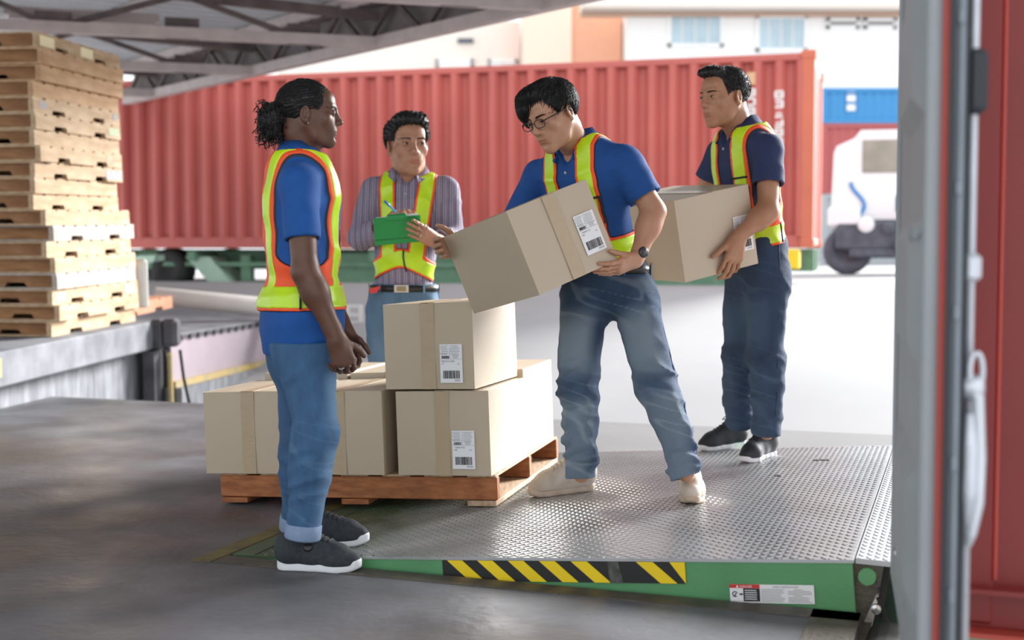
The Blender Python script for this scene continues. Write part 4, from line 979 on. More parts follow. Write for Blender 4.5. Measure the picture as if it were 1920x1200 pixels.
def build_hair(par, W, spec, sc):
    """scalp cap in head coordinates with strands laid over it"""
    h = .003; F = Field(A(-.115, -.20, -.13), A(.115, .145, .165), h)
    o = spec.get('off', .010); c = A(0, -.018, .040); r = A(.0735, .094, .080)*A(spec.get('wide', 1), 1, 1)+o
    F.ell(c, r, None, 0)
    for (cc, rr) in spec.get('puffs', []): F.ell(A(*cc), A(*rr), None, .02)
    x, y, z = F.P()
    hl = spec['line']                       # list of (y, z): the hair ends below z at that depth
    ys = np.array([q[0] for q in hl]); zs = np.array([q[1] for q in hl])
    zl = np.interp(F.ax[1], ys, zs)[None, :, None]
    wob = .004*np.sin(x*260)+.003*np.sin(x*610+1)+.003*np.sin(y*480)
    d = np.broadcast_to((zl-z+wob)*.75, F.D.shape)
    if 'part' in spec: d = np.maximum(d, np.broadcast_to(-(x*spec['part'][0]+(z-spec['part'][1])), F.D.shape)*spec['part'][2])
    strand = .0018*np.sin(np.arctan2(x, (z-.02))*spec.get('sf', 60)+9*y*spec.get('sw', 3))+.0012*np.sin(x*420+y*300)*np.cos(z*330)
    D = np.maximum(F.D+strand.astype(np.float32), d.astype(np.float32)); F.D = D
    for (cc, rr) in spec.get('locks', []): F.ell(A(*cc), A(*rr), None, .012)
    for (a, b, ra, rb) in spec.get('tails', []): F.cone(A(*a), A(*b), ra, rb, .01)
    for (cc, rr) in spec.get('bare', []): F.ell(A(*cc), A(*rr), None, .006, 's')
    V, Q = F.mesh(1); parts = MB(); rs = np.random.RandomState(5)
    flow = spec['flow']
    nS = spec.get('n', 900)
    pick = rs.choice(len(V), min(nS, len(V)), replace=False)
    for i in pick:
        p = V[i].copy()
        if spec.get('nostrand') and spec['nostrand'](p): continue
        nn = nrm((p-c)/r**2); path = [p-nn*.001]; jit = rs.normal(0, spec.get('mess', .12), 3)
        L = spec.get('len', .035)*rs.uniform(.6, 1.3); lift = spec.get('lift', .003)*rs.uniform(.2, 1.5)
        for k in range(1, 6):
            nn = nrm((p-c)/r**2); dd = flow(p, rs); dd = dd-nn*(dd@nn)*.95; dd = nrm(nrm(dd)+jit); p = p+dd*L/5
            ii = np.clip(np.round((p-F.lo)/F.h).astype(int), 0, F.n-1); d_ = float(F.D[tuple(ii)])
            if abs(d_) < .02: p = p-nn*(d_-lift*k/5)*.8
            path.append(p.copy())
        w_ = spec.get('sr', .0008)*sc
        parts.tube([W(q) for q in path], [w_, w_*1.2, w_*1.2, w_, w_*.7, w_*.3], 3, False)
    for pth in spec.get('curls', []): parts.tube([W(q) for q in pth], [.0016*sc]*(len(pth)-1)+[.0006*sc], 4, False)
    hv, hf = W(V), Q[:, ::-1]
    F2 = [tuple(q) for q in hf]+[tuple(i+len(hv) for i in f) for f in parts.F]
    put('hair', np.concatenate([hv]+parts.V), F2, M_HAIR, par, True)
def fold(x, y, z, ph, a=1.0):
    """cloth creases: broad pulls and finer slanting folds"""
    w1 = noise(x*5+ph, y*5, z*5)
    return a*(.012*(w1-.5)-.0075*(ridge(noise(x*7+z*4+ph, y*7+w1, z*11-x*3))-.3)+.003*(noise(x*24, y*24+ph, z*18)-.5))
def torso_prims(F, J, sc, g=0.0, bulk=1.0, belly=0.0, low=True, skirt=0.0):
    """chest, waist and hips as blended ellipsoids in the frame pelvis->neck"""
    up = nrm(J['neck']-J['pelvis']); lf = nrm(J['SL']-J['SR']); lf = nrm(lf-up*(lf@up)); fr = np.cross(lf, up)*1.0
    fr = nrm(np.cross(lf, up)); 
    R = np.stack([lf, fr, up], 1); L = np.linalg.norm(J['neck']-J['pelvis']); p = J['pelvis']
    hw = np.linalg.norm(J['SL']-J['SR'])/2
    lfp = nrm(J['HL']-J['HR']); lfp = nrm(lfp-A(0, 0, 1)*lfp[2]); Rp = np.stack([lfp, nrm(np.cross(A(0, 0, 1), lfp))*1.0, A(0, 0, 1)], 1)
    b = bulk*sc
    F.ell(p+up*L*.70+fr*.005, A(hw*.92, .112*b, .19*sc)+g, R, .05)
    F.ell(p+up*L*.36+fr*(.006+belly), A(.142*b, .108*b+belly, .17*sc)+g, R, .06)
    if low: F.ell(p+up*L*.02, A(.158*b, .118*b, .13*sc)+g, Rp, .06)
    if skirt: F.cone(p+up*.03, p-A(0, 0, .16), skirt, skirt+.004, .05, 'u', (lfp, 1.22))
    for s in ('SL', 'SR'):
        F.cone(J['neck']-up*.045*sc, J[s]-up*.012, .056*sc+g, .055*sc+g, .05)
    F.ell(J['neck']-up*.05*sc-fr*.02, A(.085*sc, .075*sc, .075*sc)+g, R, .05)
    return R, L
def bounds(pts, m): P = np.array(pts); return P.min(0)-m, P.max(0)+m
def sleeve(F, S, E, t0, r0, r1, k=.035):
    e = S+(E-S)*t0; F.cone(S, e, r0, r1, k); return e
def person(label, loc, J, sc, spec):
    par = thing('person', label, 'person', loc, None)
    up = nrm(J['neck']-J['pelvis'])
    # ---- body: head, arms with hands, trunk under the clothes
    (hv, hq, lip), HR, W = head(par, spec['skin'], J['head'], J['face'], J['crown'], sc*spec.get('hsc', 1), J['neck']-up*.02*sc, None, **spec.get('face', {}))
    (rv, rq), ir = arm(J['armR'], 'R', sc); (lv, lq), il = arm(J['armL'], 'L', sc)
    F = Field(*bounds([J['pelvis'], J['neck'], J['SL'], J['SR'], J['KL'], J['KR'], J['AL'], J['AR']], .22), .012)
    torso_prims(F, J, sc, -.018, spec.get('bulk', 1))
    for s in 'LR':
        F.cone(J['H'+s], J['K'+s], .072*sc, .050*sc, .03); F.cone(J['K'+s], J['A'+s], .048*sc, .034*sc, .02)
        F.cone(J['S'+s], J['arm'+s]['E'], .050*sc, .042*sc, .03)
    tv, tq_ = F.mesh(1)
    V, Q = joinm([(hv, hq), (rv, rq), (lv, lq), (tv, tq_)])
    o = put('body', V, Q, spec['skin'], par, True); setattr_f(o, 'lip', np.concatenate([lip, np.zeros(len(V)-len(lip))]))
    # ---- shirt
    sh = spec['shirt']
    F = Field(*bounds([J['pelvis']-A(0, 0, .12), J['neck'], J['SL'], J['SR'], J['armL']['S']+(J['armL']['E']-J['armL']['S'])*sh['t'], J['armR']['S']+(J['armR']['E']-J['armR']['S'])*sh['t']]+([J['armL']['W'], J['armR']['W'], J['armL']['E'], J['armR']['E']] if sh.get('long') else []), .20*sc), .0058)
    R, L = torso_prims(F, J, sc, sh.get('g', 0), spec.get('bulk', 1), spec.get('belly', 0), True, sh.get('skirt', 0))
    lf, fr = R[:, 0], R[:, 1]
    x, y, z = F.P()
    FO = coarse(F, lambda a_, b_, c_: fold(a_, b_, c_, spec['ph'], 1.4*sh.get('fold', 1))); F.D += FO
    TD = F.D.copy()                                            # trunk only, for the vest
    for s in 'LR':
        a = J['arm'+s]; S, E = J['S'+s], a['E']; B = Field.__new__(Field); B.lo, B.h, B.n, B.ax = F.lo, F.h, F.n, F.ax; B.D = np.full(F.n, .5, np.float32)
        if sh.get('long'):
            B.cone(S, E, .062*sc, .057*sc, .03); e = E+(a['W']-E)*sh['long']; B.cone(E, e, .056*sc, .044*sc, .03); ax = nrm(a['W']-E); ri = .034*sc
        else:
            e = sleeve(B, S, E, sh['t'], .061*sc, sh.get('r', .060)*sc); ax = nrm(E-S); ri = (sh.get('r', .060)-.013)*sc
        m_ = np.minimum(np.minimum(S, E), e)-.11; M_ = np.maximum(np.maximum(S, E), e)+.11; wn = B.win(m_, M_)
        B.D[wn] += FO[wn]*(.8 if sh.get('long') else .6)
        B.cut(e-ax*.004, ax, 0, e-.085, e+.085); B.cone(e-ax*.025, e+ax*.05, ri, ri, .004, 's')
        F.comb(wn, B.D[wn], .030, 'u')
    # neck opening
    F.cone(J['neck']-up*.02, J['neck']+up*.12, .058*sc, .062*sc, .01, 's')
    if sh.get('vee', 0): F.cone(J['neck']+fr*.065*sc+up*.03, J['neck']+fr*.125*sc-up*sh['vee'], .052*sc, .010, .006, 's')
    F.cut(J['pelvis']+A(0, 0, sh['hem']), A(sh.get('tilt', 0), 0, -1))
    F.cone(J['pelvis']+A(0, 0, sh['hem']-.04), J['pelvis']+A(0, 0, sh['hem']+.02), .10, .10, 0, 's')
    V, Q = F.mesh(2); so = put('shirt', V, Q, sh['mat'], par, True)
    # collar
    if True:
        cu = sh.get('collar', (.066, .098)); n = 40; V = []; Qs = []
        hd_ = spec.get('lean', fr*0)
        for i in range(n+1):
            hg = math.radians(sh.get('gap', 26)); a = hg+(2*PI-2*hg)*i/n; front = math.cos(a)
            dirv = fr*math.cos(a)*1.05+lf*math.sin(a)
            fq = max(0, front); drop = .046*fq**2.2
            p0 = J['neck']+dirv*cu[0]*sc*.93+up*(.026-.050*fq)*sc
            p1 = J['neck']+dirv*cu[0]*sc*1.03+up*(.046-.050*fq)*sc
            p2 = J['neck']+dirv*cu[1]*sc*(1+.05*fq)+up*(-.006-drop-.012*fq)*sc+fr*.016*fq*sc
            p3 = J['neck']+dirv*(cu[1]-.006)*sc*(1+.05*fq)+up*(-.010-drop-.012*fq)*sc+fr*.010*fq*sc
            V += [p0, p1, p2, p3]
        for i in range(n):
            for k in range(4): Qs.append((4*i+k, 4*i+(k+1) % 4, 4*(i+1)+(k+1) % 4, 4*(i+1)+k))
        Qs += [(0, 1, 2, 3), (4*n+3, 4*n+2, 4*n+1, 4*n)]
        mb = MB(); mb.add(V, Qs); mb.build('collar', sh['mat'], so, True)
    for (dz, dx) in sh.get('buttons', []):
        p = J['neck']-up*dz+lf*dx; q = F; # march outward along the front to find the cloth
        st = np.arange(0, .3, .004); pts = p[None]+fr[None]*st[:, None]; ii = np.clip(np.round((pts-F.lo)/F.h).astype(int), 0, F.n-1); dv = TD[tuple(ii.T)]
        k_ = np.argmax(dv > 0); b0 = pts[k_]
        mb = MB(); mb.lathe(b0-fr*.002, fr, [(.0055*sc, 0), (.006*sc, .003), (.004*sc, .0045)], 10); mb.build('button', M_EYEW, so)
    # ---- vest
    vs_ = spec['vest']
    ctr_ = (J['pelvis']+J['neck'])/2; hx = np.abs(up)*(L/2+.10)+np.abs(lf)*.27*sc+np.abs(fr)*.22*sc
    FV = Field(np.maximum(ctr_-hx, F.lo+.002), np.minimum(ctr_+hx, F.lo+F.h*(F.n-2)), .0037); TV = TD
    for d_ in range(3):
        q_ = (FV.ax[d_]-F.lo[d_])/F.h; i_ = np.clip(np.floor(q_).astype(int), 0, F.n[d_]-2); f_ = (q_-i_).astype(np.float32); sh_ = [1, 1, 1]; sh_[d_] = len(q_); f_ = f_.reshape(sh_)
        TV = np.take(TV, i_, d_)*(1-f_)+np.take(TV, i_+1, d_)*f_
    x, y, z = FV.P()
    X = (x-J['pelvis'][0])*lf[0]+(y-J['pelvis'][1])*lf[1]+(z-J['pelvis'][2])*lf[2]
    Y = (x-J['pelvis'][0])*fr[0]+(y-J['pelvis'][1])*fr[1]+(z-J['pelvis'][2])*fr[2]
    Z = (x-J['pelvis'][0])*up[0]+(y-J['pelvis'][1])*up[1]+(z-J['pelvis'][2])*up[2]
    zb = vs_['band'](X, Y); hb = vs_.get('hb', .034)*sc; aX = np.abs(X)
    c = vs_['cx'](Z, Y); wv = vs_.get('w', .036)*sc
    top = L+.06
    front = Y > vs_.get('ysplit', -.01)
    strap = np.maximum(np.abs(aX-c)-wv, zb-Z)
    band = np.abs(Z-zb)-hb
    hw = .085*sc+(.14*sc)*sstep(vs_.get('arm', .26)*sc+zb*0, hb*.6, Z-zb)+.0*X
    back = np.maximum(aX-hw-vs_.get('bk', .03), zb-Z)
    side = np.maximum(aX-hw-.02, zb-Z); side = np.maximum(side, -(aX-c+wv*.0))
    bl = sstep(-.05, .03, Y-vs_.get('ysplit', -.01))
    region = bl*np.minimum(np.minimum(strap, band-.010), np.maximum(side, (c-wv)-aX))+(1-bl)*np.minimum(back, band-.010)
    region = np.maximum(region, (zb-hb-.014)-Z)
    stripF = bl*(np.abs(aX-c)-wv+.011)+(1-bl)*(np.abs(aX-c*vs_.get('bc', 1.0))-wv*.62); stripF = np.maximum(stripF, zb-Z)
    lime = np.minimum(stripF, band); lime = np.maximum(lime, region+.006)
    lay = lambda reg, off, deep: np.maximum(np.maximum(TV-off, -(TV-off+deep)), reg).astype(np.float32)
    nk = np.sqrt((x-J['neck'][0])**2+(y-J['neck'][1])**2+((z-J['neck'][2])*.6)**2)
    region = np.maximum(region, .098*sc-nk)
    lime = np.maximum(lime, .103*sc-nk)
    region = np.broadcast_to(region, FV.D.shape); lime = np.broadcast_to(lime, FV.D.shape)
    V, Q = FV.mesh(2, lay(region-.0025, .005, .016)); vo = put('vest', V, Q, M_VBLK, par, True, label='black bound edge of the safety vest')
    V, Q = FV.mesh(2, lay(region, .0085, .016)); put('orange_mesh', V, Q, M_ORG, vo, True, label='orange vest cloth')
    V, Q = FV.mesh(2, lay(lime, .0115, .016)); put('reflective_strip', V, Q, M_LIME, vo, True, label='lime reflective strips')
    def surf(p, d, off=.014):
        st = np.arange(0, .32, .003); pts = p[None]+nrm(d)[None]*st[:, None]; ii = np.clip(np.round((pts-F.lo)/F.h).astype(int), 0, F.n-1); dv = TD[tuple(ii.T)]
        k_ = np.argmax(dv > off); return pts[k_]
    # black elastic straps and binding across the strips
    for seg in vs_.get('binds', []):
        mb = MB(); mb.tube([surf(J['pelvis']+lf*a+up*b, fr*cf+lf*cl) for (a, b, cf, cl) in seg], .0042*sc, 6); mb.build('elastic_strap', M_VBLK, vo, True)
    # ---- trousers
    tr = spec['jeans']
    F = Field(*bounds([J['pelvis']+A(0, 0, .14), J['KL'], J['KR'], J['AL'], J['AR'], J['HL'], J['HR']], .17*sc), .0058)
    lfp = nrm((J['HL']-J['HR'])*A(1, 1, 0)); frp = nrm(np.cross(lfp, A(0, 0, 1))); frp = frp if frp@fr > 0 else -frp
    Rp = np.stack([lfp, frp, A(0, 0, 1)], 1); b = spec.get('bulk', 1)*sc
    F.ell(J['pelvis']-A(0, 0, .02), A(.160*b, .120*b, .14*sc), Rp, .04); F.ell(J['pelvis']+A(0, 0, .06), A(.152*b, .114*b, .10*sc), Rp, .04)
    for s in 'LR':
        Hh, K, An = J['H'+s], J['K'+s], J['A'+s]; r = tr.get('r', (.092, .068, .052))
        F.cone(Hh, K, r[0]*sc, r[1]*sc, .045); F.cone(K, An+nrm(An-K)*.03, r[1]*sc*.99, r[2]*sc, .03)
        F.ell(K+(An-K)*.28-frp*.018, A(.050, .056, .12)*sc, None, .04)
        F.ell(Hh-frp*tr.get('seat', .040)*sc-A(0, 0, .03), A(.080, .080, .10)*sc, None, .04)
    def wr_(x, y, z):
        o = .010*(noise(x*6+spec['ph'], y*6, z*5)-.5)-.004*(ridge(noise(x*12, y*12, z*10+x*9))-.3)
        for s in 'LR':
            Hh, K, An = J['H'+s], J['K'+s], J['A'+s]
            for (c_, amp, fz_, rad) in ((K-A(0, 0, .06)*sc, tr.get('kn', .005), 20, .020), (An+(K-An)*.22, tr.get('an', .008), 24, .016), (Hh+A(0, 0, -.02), .005, 15, .016)):
                g_ = np.exp(-((x-c_[0])**2+(y-c_[1])**2+.5*(z-c_[2])**2)/rad); sl = 6 if s == 'L' else -6
                o = o-g_*amp*3.6*(ridge(noise(x*7+1.3*z+spec['ph'], y*7+spec['ph'], z*fz_+x*sl+y*5))-.35)
        return o.astype(np.float32)
    Dj = coarse(F, wr_)
    F.D += Dj
    F.cut(J['pelvis']+A(0, 0, tr['top']), A(0, 0, 1))
    for s in 'LR':
        An = J['A'+s]; ax = nrm(An-J['K'+s]); e = An+ax*.012; F.cut(e, ax, 0, e-A(.12, .12, .10), e+A(.12, .12, .10))
        F.cone(e-ax*.03, e+ax*.05, tr.get('r', (0, 0, .052))[2]*sc-.015, tr.get('r', (0, 0, .052))[2]*sc-.015, .003, 's')
    V, Q = F.mesh(2); jo = put('jeans', V, Q, tr['mat'], par, True)
    fd = np.zeros(len(V))
    for s in 'LR':
        Hh, K, An = J['H'+s], J['K'+s], J['A'+s]
        tt = np.clip(((V-Hh)@(K-Hh))/((K-Hh)@(K-Hh)), 0, 1); near = np.linalg.norm(V-(Hh+(K-Hh)*tt[:, None]), axis=1) < .14*sc
        fn = ((V-(Hh+(K-Hh)*tt[:, None]))@frp)
        fd = np.maximum(fd, near*sstep(.02, .075, fn)*sstep(.10, .45, tt)*sstep(1.1, .7, tt))
        t2 = np.clip(((V-K)@(An-K))/((An-K)@(An-K)), 0, 1); near = np.linalg.norm(V-(K+(An-K)*t2[:, None]), axis=1) < .11*sc
        fd = np.maximum(fd, near*.75*sstep(.0, .06, (V-(K+(An-K)*t2[:, None]))@frp)*sstep(.0, .2, t2))
    nz = ridge(noise(V[:, 0]*5+3, V[:, 1]*5, V[:, 2]*26+V[:, 0]*7))
    zone = np.zeros(len(V))
    for s in 'LR':
        for c_, rr in ((J['K'+s]-A(0, 0, .09)*sc, .17), (J['A'+s]+A(0, 0, .08), .12), (J['H'+s]+frp*.09, .13)): zone = np.maximum(zone, np.exp(-(np.linalg.norm(V-c_, axis=1)/rr)**4))
    setattr_f(jo, 'fade', np.clip(fd*tr.get('fade', .8)*.85+zone*tr.get('whisk', .15)*(1.6*sstep(.70, .97, nz)-.25), 0, 1))
    # seams of the trousers
    for s in 'LR':
        Hh, K, An = J['H'+s], J['K'+s], J['A'+s]; sg = 1 if s == 'L' else -1
        def js(p, d, off=.001):
            st = np.arange(0, .22, .003); pts = p[None]+nrm(d)[None]*st[:, None]; ii = np.clip(np.round((pts-F.lo)/F.h).astype(int), 0, F.n-1); dv = F.D[tuple(ii.T)]
            return pts[np.argmax(dv > off)]
        pth = [js(J['pelvis']+A(0, 0, tr['top']-.02)+lfp*sg*.02, lfp*sg)]+[js(Hh+(K-Hh)*t_, lfp*sg, -.0028) for t_ in np.linspace(.02, .96, 14)]+[js(K+(An-K)*t_, lfp*sg, -.0028) for t_ in np.linspace(.02, .98, 14)]
        mb = MB(); mb.tube(pth, .0020*sc, 5); mb.build('side_seam', tr['mat'], jo, True)
    for s in tr.get('cuff', ''):
        An = J['A'+s]; ax = nrm(An-J['K'+s]); r = tr['r'][2]*sc
        mb = MB(); mb.lathe(An+ax*.014, -ax, [(r-.006, 0), (r+.008, .0), (r+.011, .006), (r+.010, .048), (r+.006, .052), (r-.006, .05)], 28); mb.build('turned_cuff', tr['cuffmat'], jo, True)
    if spec.get('belt'):
        z0 = J['pelvis'][2]+tr['top']-.022; n = 48; pth = []
        for i in range(n+1):
            a = 2*PI*i/n; p = A(J['pelvis'][0], J['pelvis'][1], z0); pth.append(js(p, lfp*math.sin(a)+frp*math.cos(a), .003))
        V = []; Qs = []
        for i, p in enumerate(pth[:-1]):
            a = 2*PI*i/n; o_ = lfp*math.sin(a)+frp*math.cos(a)
            V += [p-A(0, 0, .017), p+o_*.004-A(0, 0, .017), p+o_*.004+A(0, 0, .017), p+A(0, 0, .017)]
        for i in range(n):
            j = (i+1) % n
            for k in range(4): Qs.append((4*i+k, 4*j+k, 4*j+(k+1) % 4, 4*i+(k+1) % 4))
        mb = MB(); mb.add(V, Qs); bo = mb.build('belt', M_LTH, par, True)
        if spec['belt'] == 'buckle':
            p = pth[0]+frp*.006; mb = MB(); mb.box(p, (.075, .006, .044), Rp, .006); mb.build('buckle', M_METAL, bo)
            mb = MB(); mb.box(p+frp*.004, (.05, .004, .024), Rp, .003); mb.build('buckle_plate', mat('brass_plate', lin(150, 128, 96), .35, .7), bo)
        for a in (-.75, .75, -1.6, 1.6):
            i = int(round(a/(2*PI)*n)) % n; p = pth[i]; o_ = nrm(p-A(J['pelvis'][0], J['pelvis'][1], z0))
            mb = MB(); mb.bar(p+o_*.006-A(0, 0, .024), p+o_*.006+A(0, 0, .026), .011, .003, o_); mb.build('belt_loop', tr['mat'], jo)
    # ---- shoes
    for s in 'LR':
        shoe(par, J['T'+s], J['A'+s], sc*spec['shoe'].get('sc', 1), spec['shoe'], s)
    build_hair(par, W, spec['hair'], sc*spec.get('hsc', 1))
    return dict(par=par, W=W, R=R, up=up, lf=lf, fr=fr, jeans=jo, surf=surf, ir=ir, il=il, HR=HR, js=js)
def shoe(par, T, An, sc, st, side):
    """T = (heel point on the ground, toe direction, ground normal)"""
    hl, fw, nn = T; fw = nrm(fw); nn = nrm(nn); lfv = np.cross(nn, fw); R = np.stack([lfv, fw, nn], 1)
    hz_ = A(1, 1, st.get('hz', 1.12))
    wld = lambda V: hl+(np.asarray(V)*sc*hz_)@R.T
    an = (An-hl)@R/sc; an[0] = np.clip(an[0], -.018, .018); L = .285; h = .0034; b = .006*(1 if side == 'L' else -1)
    F = Field(A(-.075, -.03, -.01), A(.075, L+.03, .19), h); x, y, z = F.P()
    F.cone(A(0, .045, .045), A(0, .12, .050), .033, .037, .02); F.cone(A(0, .12, .042), A(b, .205, .034), .038, .041, .03); F.cone(A(b, .205, .030), A(b*.6, .250, .026), .040, .029, .03, 'u')
    F.cone(A(an[0]*.5, .055, .06), A(an[0], max(.03, min(.085, an[1])), .118), .040, .040, .03); F.cone(A(0, .09, .092), A(0, .165, .060), .027, .026, .03); F.cone(A(0, .035, .06), A(0, .040, .10), .030, .026, .03)
    F.cut(A(0, 0, .018), A(0, 0, -1)); F.cut(A(0, .06, .108), nrm(A(0, -.22, 1)), 0.0)
    F.cone(A(an[0], max(.03, min(.085, an[1])), .09), A(an[0], max(.03, min(.085, an[1])), .15), .030, .032, .004, 's')
    FU = F; V, Q = F.mesh(2); up_ = put('shoe', wld(V), Q[:, ::-1], st['upper'], par, True)
    F = Field(A(-.075, -.03, -.012), A(.075, L+.03, .065), h); x, y, z = F.P()
    for (p, q, r1, r2) in ((A(0, .042, 0), A(0, .12, 0), .0345, .0345), (A(0, .12, 0), A(b, .205, 0), .0345, .0425), (A(b, .205, 0), A(b*.6, .250, 0), .0425, .031)):
        px, py = x-p[0], y-p[1]; ab = q-p; t = np.clip((px*ab[0]+py*ab[1])/(ab@ab), 0, 1); d = np.sqrt((px-t*ab[0])**2+(py-t*ab[1])**2)-(r1+(r2-r1)*t)
        d = np.broadcast_to(d, F.D.shape).astype(np.float32); F.comb((slice(None),)*3, d, .01, 'u')
    th = st.get('sole', .028)*.82; rise = .008*sstep(.22, .285, y)+.008*sstep(.06, .0, y)*st.get('heel', 1)
    zz = np.maximum(z-(th+rise), (.010*sstep(.235, .285, y))-z); d = np.broadcast_to(zz, F.D.shape).astype(np.float32)
    if st.get('rib'): F.D = F.D+(.0016*np.sin(y*st['rib'])*(z < th*.7)).astype(np.float32)
    kk = .008; D = F.D; hh = np.maximum(kk-np.abs(D-d), 0)/kk; F.D = np.maximum(D, d)+hh*hh*kk*.25
    V, Q = F.mesh(1); put('sole', wld(V), Q[:, ::-1], st['solemat'], up_, True)
    mb = MB()
    def top(px_, py_):
        st = np.arange(.185, .0, -.0015); ii = np.clip(np.round((np.stack([np.full_like(st, px_), np.full_like(st, py_), st], 1)-FU.lo)/h).astype(int), 0, FU.n-1)
        return st[np.argmax(FU.D[tuple(ii.T)] < 0)]
    for i in range(5):
        yy = .118+i*.016
        mb.tube([wld(A(sx*.024, yy+.005*sx, top(sx*.024, yy+.005*sx)+.001)) for sx in np.linspace(-1, 1, 7)], .0030*sc, 5)
    z0 = top(0, .115)+.004
    mb.tube([wld(A(.003, .113, z0)), wld(A(.020, .106, z0+.012)), wld(A(.034, .118, z0-.004)), wld(A(.010, .116, z0))], .0024*sc, 5); mb.tube([wld(A(-.003, .113, z0)), wld(A(-.020, .104, z0+.012)), wld(A(-.034, .118, z0-.006)), wld(A(-.008, .116, z0))], .0024*sc, 5)
    mb.build('lace', st['lace'], up_, True, kind='stuff')
    if st.get('toecap'):
        F = Field(A(-.07, .18, 0), A(.07, L+.03, .09), h)
        F.cone(A(b, .205, .030), A(b*.6, .250, .026), .0435, .0325, .02); F.cut(A(0, .0, .022), A(0, 0, -1)); F.cut(A(0, .222, .0), nrm(A(0, -1, .25))); F.cut(A(0, 0, .060), A(0, 0, 1))
        V, Q = F.mesh(1); put('toe_cap', wld(V), Q[:, ::-1], st['toecap'], up_, True)
    if st.get('heelcap'):
        F = Field(A(-.07, -.03, 0), A(.07, .1, .12), h)
        F.cone(A(0, .045, .045), A(0, .12, .050), .0360, .0400, .02); F.cone(A(0, .045, .05), A(0, .045, .1), .0375, .036, .02); F.cut(A(0, 0, .024), A(0, 0, -1)); F.cut(A(0, .048, .05), nrm(A(0, 1, .5))); F.cut(A(0, 0, .088), A(0, 0, 1))
        V, Q = F.mesh(1); put('heel_counter', wld(V), Q[:, ::-1], st['heelcap'], up_, True)
# ---------------------------------------------------------------- people: the four workers
def gz(px, py, z=0.0):
    r = at(px, py, 1.0)-A(0, 0, CAM_H); return A(0, 0, CAM_H)+r*((z-CAM_H)/r[2])
def onplat(px, py):
    z = 0.05
    for _ in range(8):
        p = gz(px, py, z); z = SL*max(0, (p-DO)@DU)+.001
    return gz(px, py, z)
def foot(heel, toe, n=None):
    return (heel, nrm(toe-heel), A(0, 0, 1) if n is None else n)
def mid(a, b, t=.5): return a+(b-a)*t
SK1 = skin('deep_brown', lin(100, 64, 46), lin(82, 52, 37)); SK2 = skin('light_tan', lin(182, 136, 108), lin(168, 122, 95))
SK3 = skin('warm_tan', lin(178, 130, 104), lin(160, 112, 88)); SK4 = skin('mid_tan', lin(174, 128, 98), lin(158, 112, 84))
M_BLUE = mat('royal_blue_polo', lin(8, 76, 148), .8, var=.10, vscale=20, bump=.25, bscale=320); M_BLUE2 = mat('mid_blue_polo', lin(10, 70, 138), .8, var=.10, vscale=20, bump=.25, bscale=320)
M_NAVY = mat('navy_polo', lin(36, 50, 88), .8, var=.1, vscale=20, bump=.25, bscale=320)
M_CHECK = mat('checked_grey_shirt', lin(124, 116, 136), .85, var=.05, bump=.2, bscale=300)
def check_nodes(m):
    nt = m.node_tree; N = nt.nodes; L = nt.links; b = N['Principled BSDF']; tc = N.new('ShaderNodeTexCoord'); old = b.inputs['Base Color'].links[0].from_socket; src = old
    for d, sc_, c_ in (('X', 26, lin(208, 204, 214)), ('Z', 30, lin(88, 74, 100)), ('X', 9, lin(96, 80, 108))):
        w_ = N.new('ShaderNodeTexWave'); w_.bands_direction = d; w_.inputs['Scale'].default_value = sc_; w_.inputs['Distortion'].default_value = .6; w_.inputs['Detail'].default_value = 0; L.new(tc.outputs['Object'], w_.inputs['Vector'])
        r = N.new('ShaderNodeMapRange'); r.inputs[1].default_value = .72; r.inputs[2].default_value = .9; r.inputs[4].default_value = .6; L.new(w_.outputs['Fac'], r.inputs[0])
        mx = N.new('ShaderNodeMix'); mx.data_type = 'RGBA'; L.new(r.outputs[0], mx.inputs['Factor']); L.new(src, mx.inputs[6]); mx.inputs[7].default_value = c_; src = mx.outputs[2]
    L.new(src, b.inputs['Base Color'])
check_nodes(M_CHECK)
J1 = denim('light_blue', lin(58, 94, 132), lin(118, 150, 180)); J2 = denim('washed_blue', lin(48, 72, 100), lin(130, 146, 158)); J4 = denim('dark_blue', lin(40, 60, 86), lin(76, 100, 126)); J3 = denim('plain_blue', lin(82, 112, 138), lin(104, 132, 156))
M_CUFF = mat('pale_denim_inside', lin(126, 146, 176), .85, var=.08, vscale=40, bump=.3, bscale=400)
M_SHBLK = mat('black_knit_shoe', lin(46, 52, 58), .75, var=.3, vscale=60, bump=.5, bscale=260); M_SHBLK2 = mat('black_sport_shoe', lin(34, 38, 46), .6, var=.2, vscale=40, bump=.2, bscale=160)
M_SHW = mat('dirty_white_leather', lin(214, 206, 196), .55, col2=lin(180, 164, 146), vscale=11, bump=.15, bscale=60); M_SOLW = mat('white_rubber_sole', lin(222, 224, 228), .5, var=.04); M_SOLT = mat('stained_cream_sole', lin(206, 192, 174), .6, col2=lin(170, 150, 126), vscale=14)
M_LACEB = mat('black_lace', lin(24, 24, 26), .7); M_LACEW = mat('cream_lace', lin(186, 174, 160), .8)

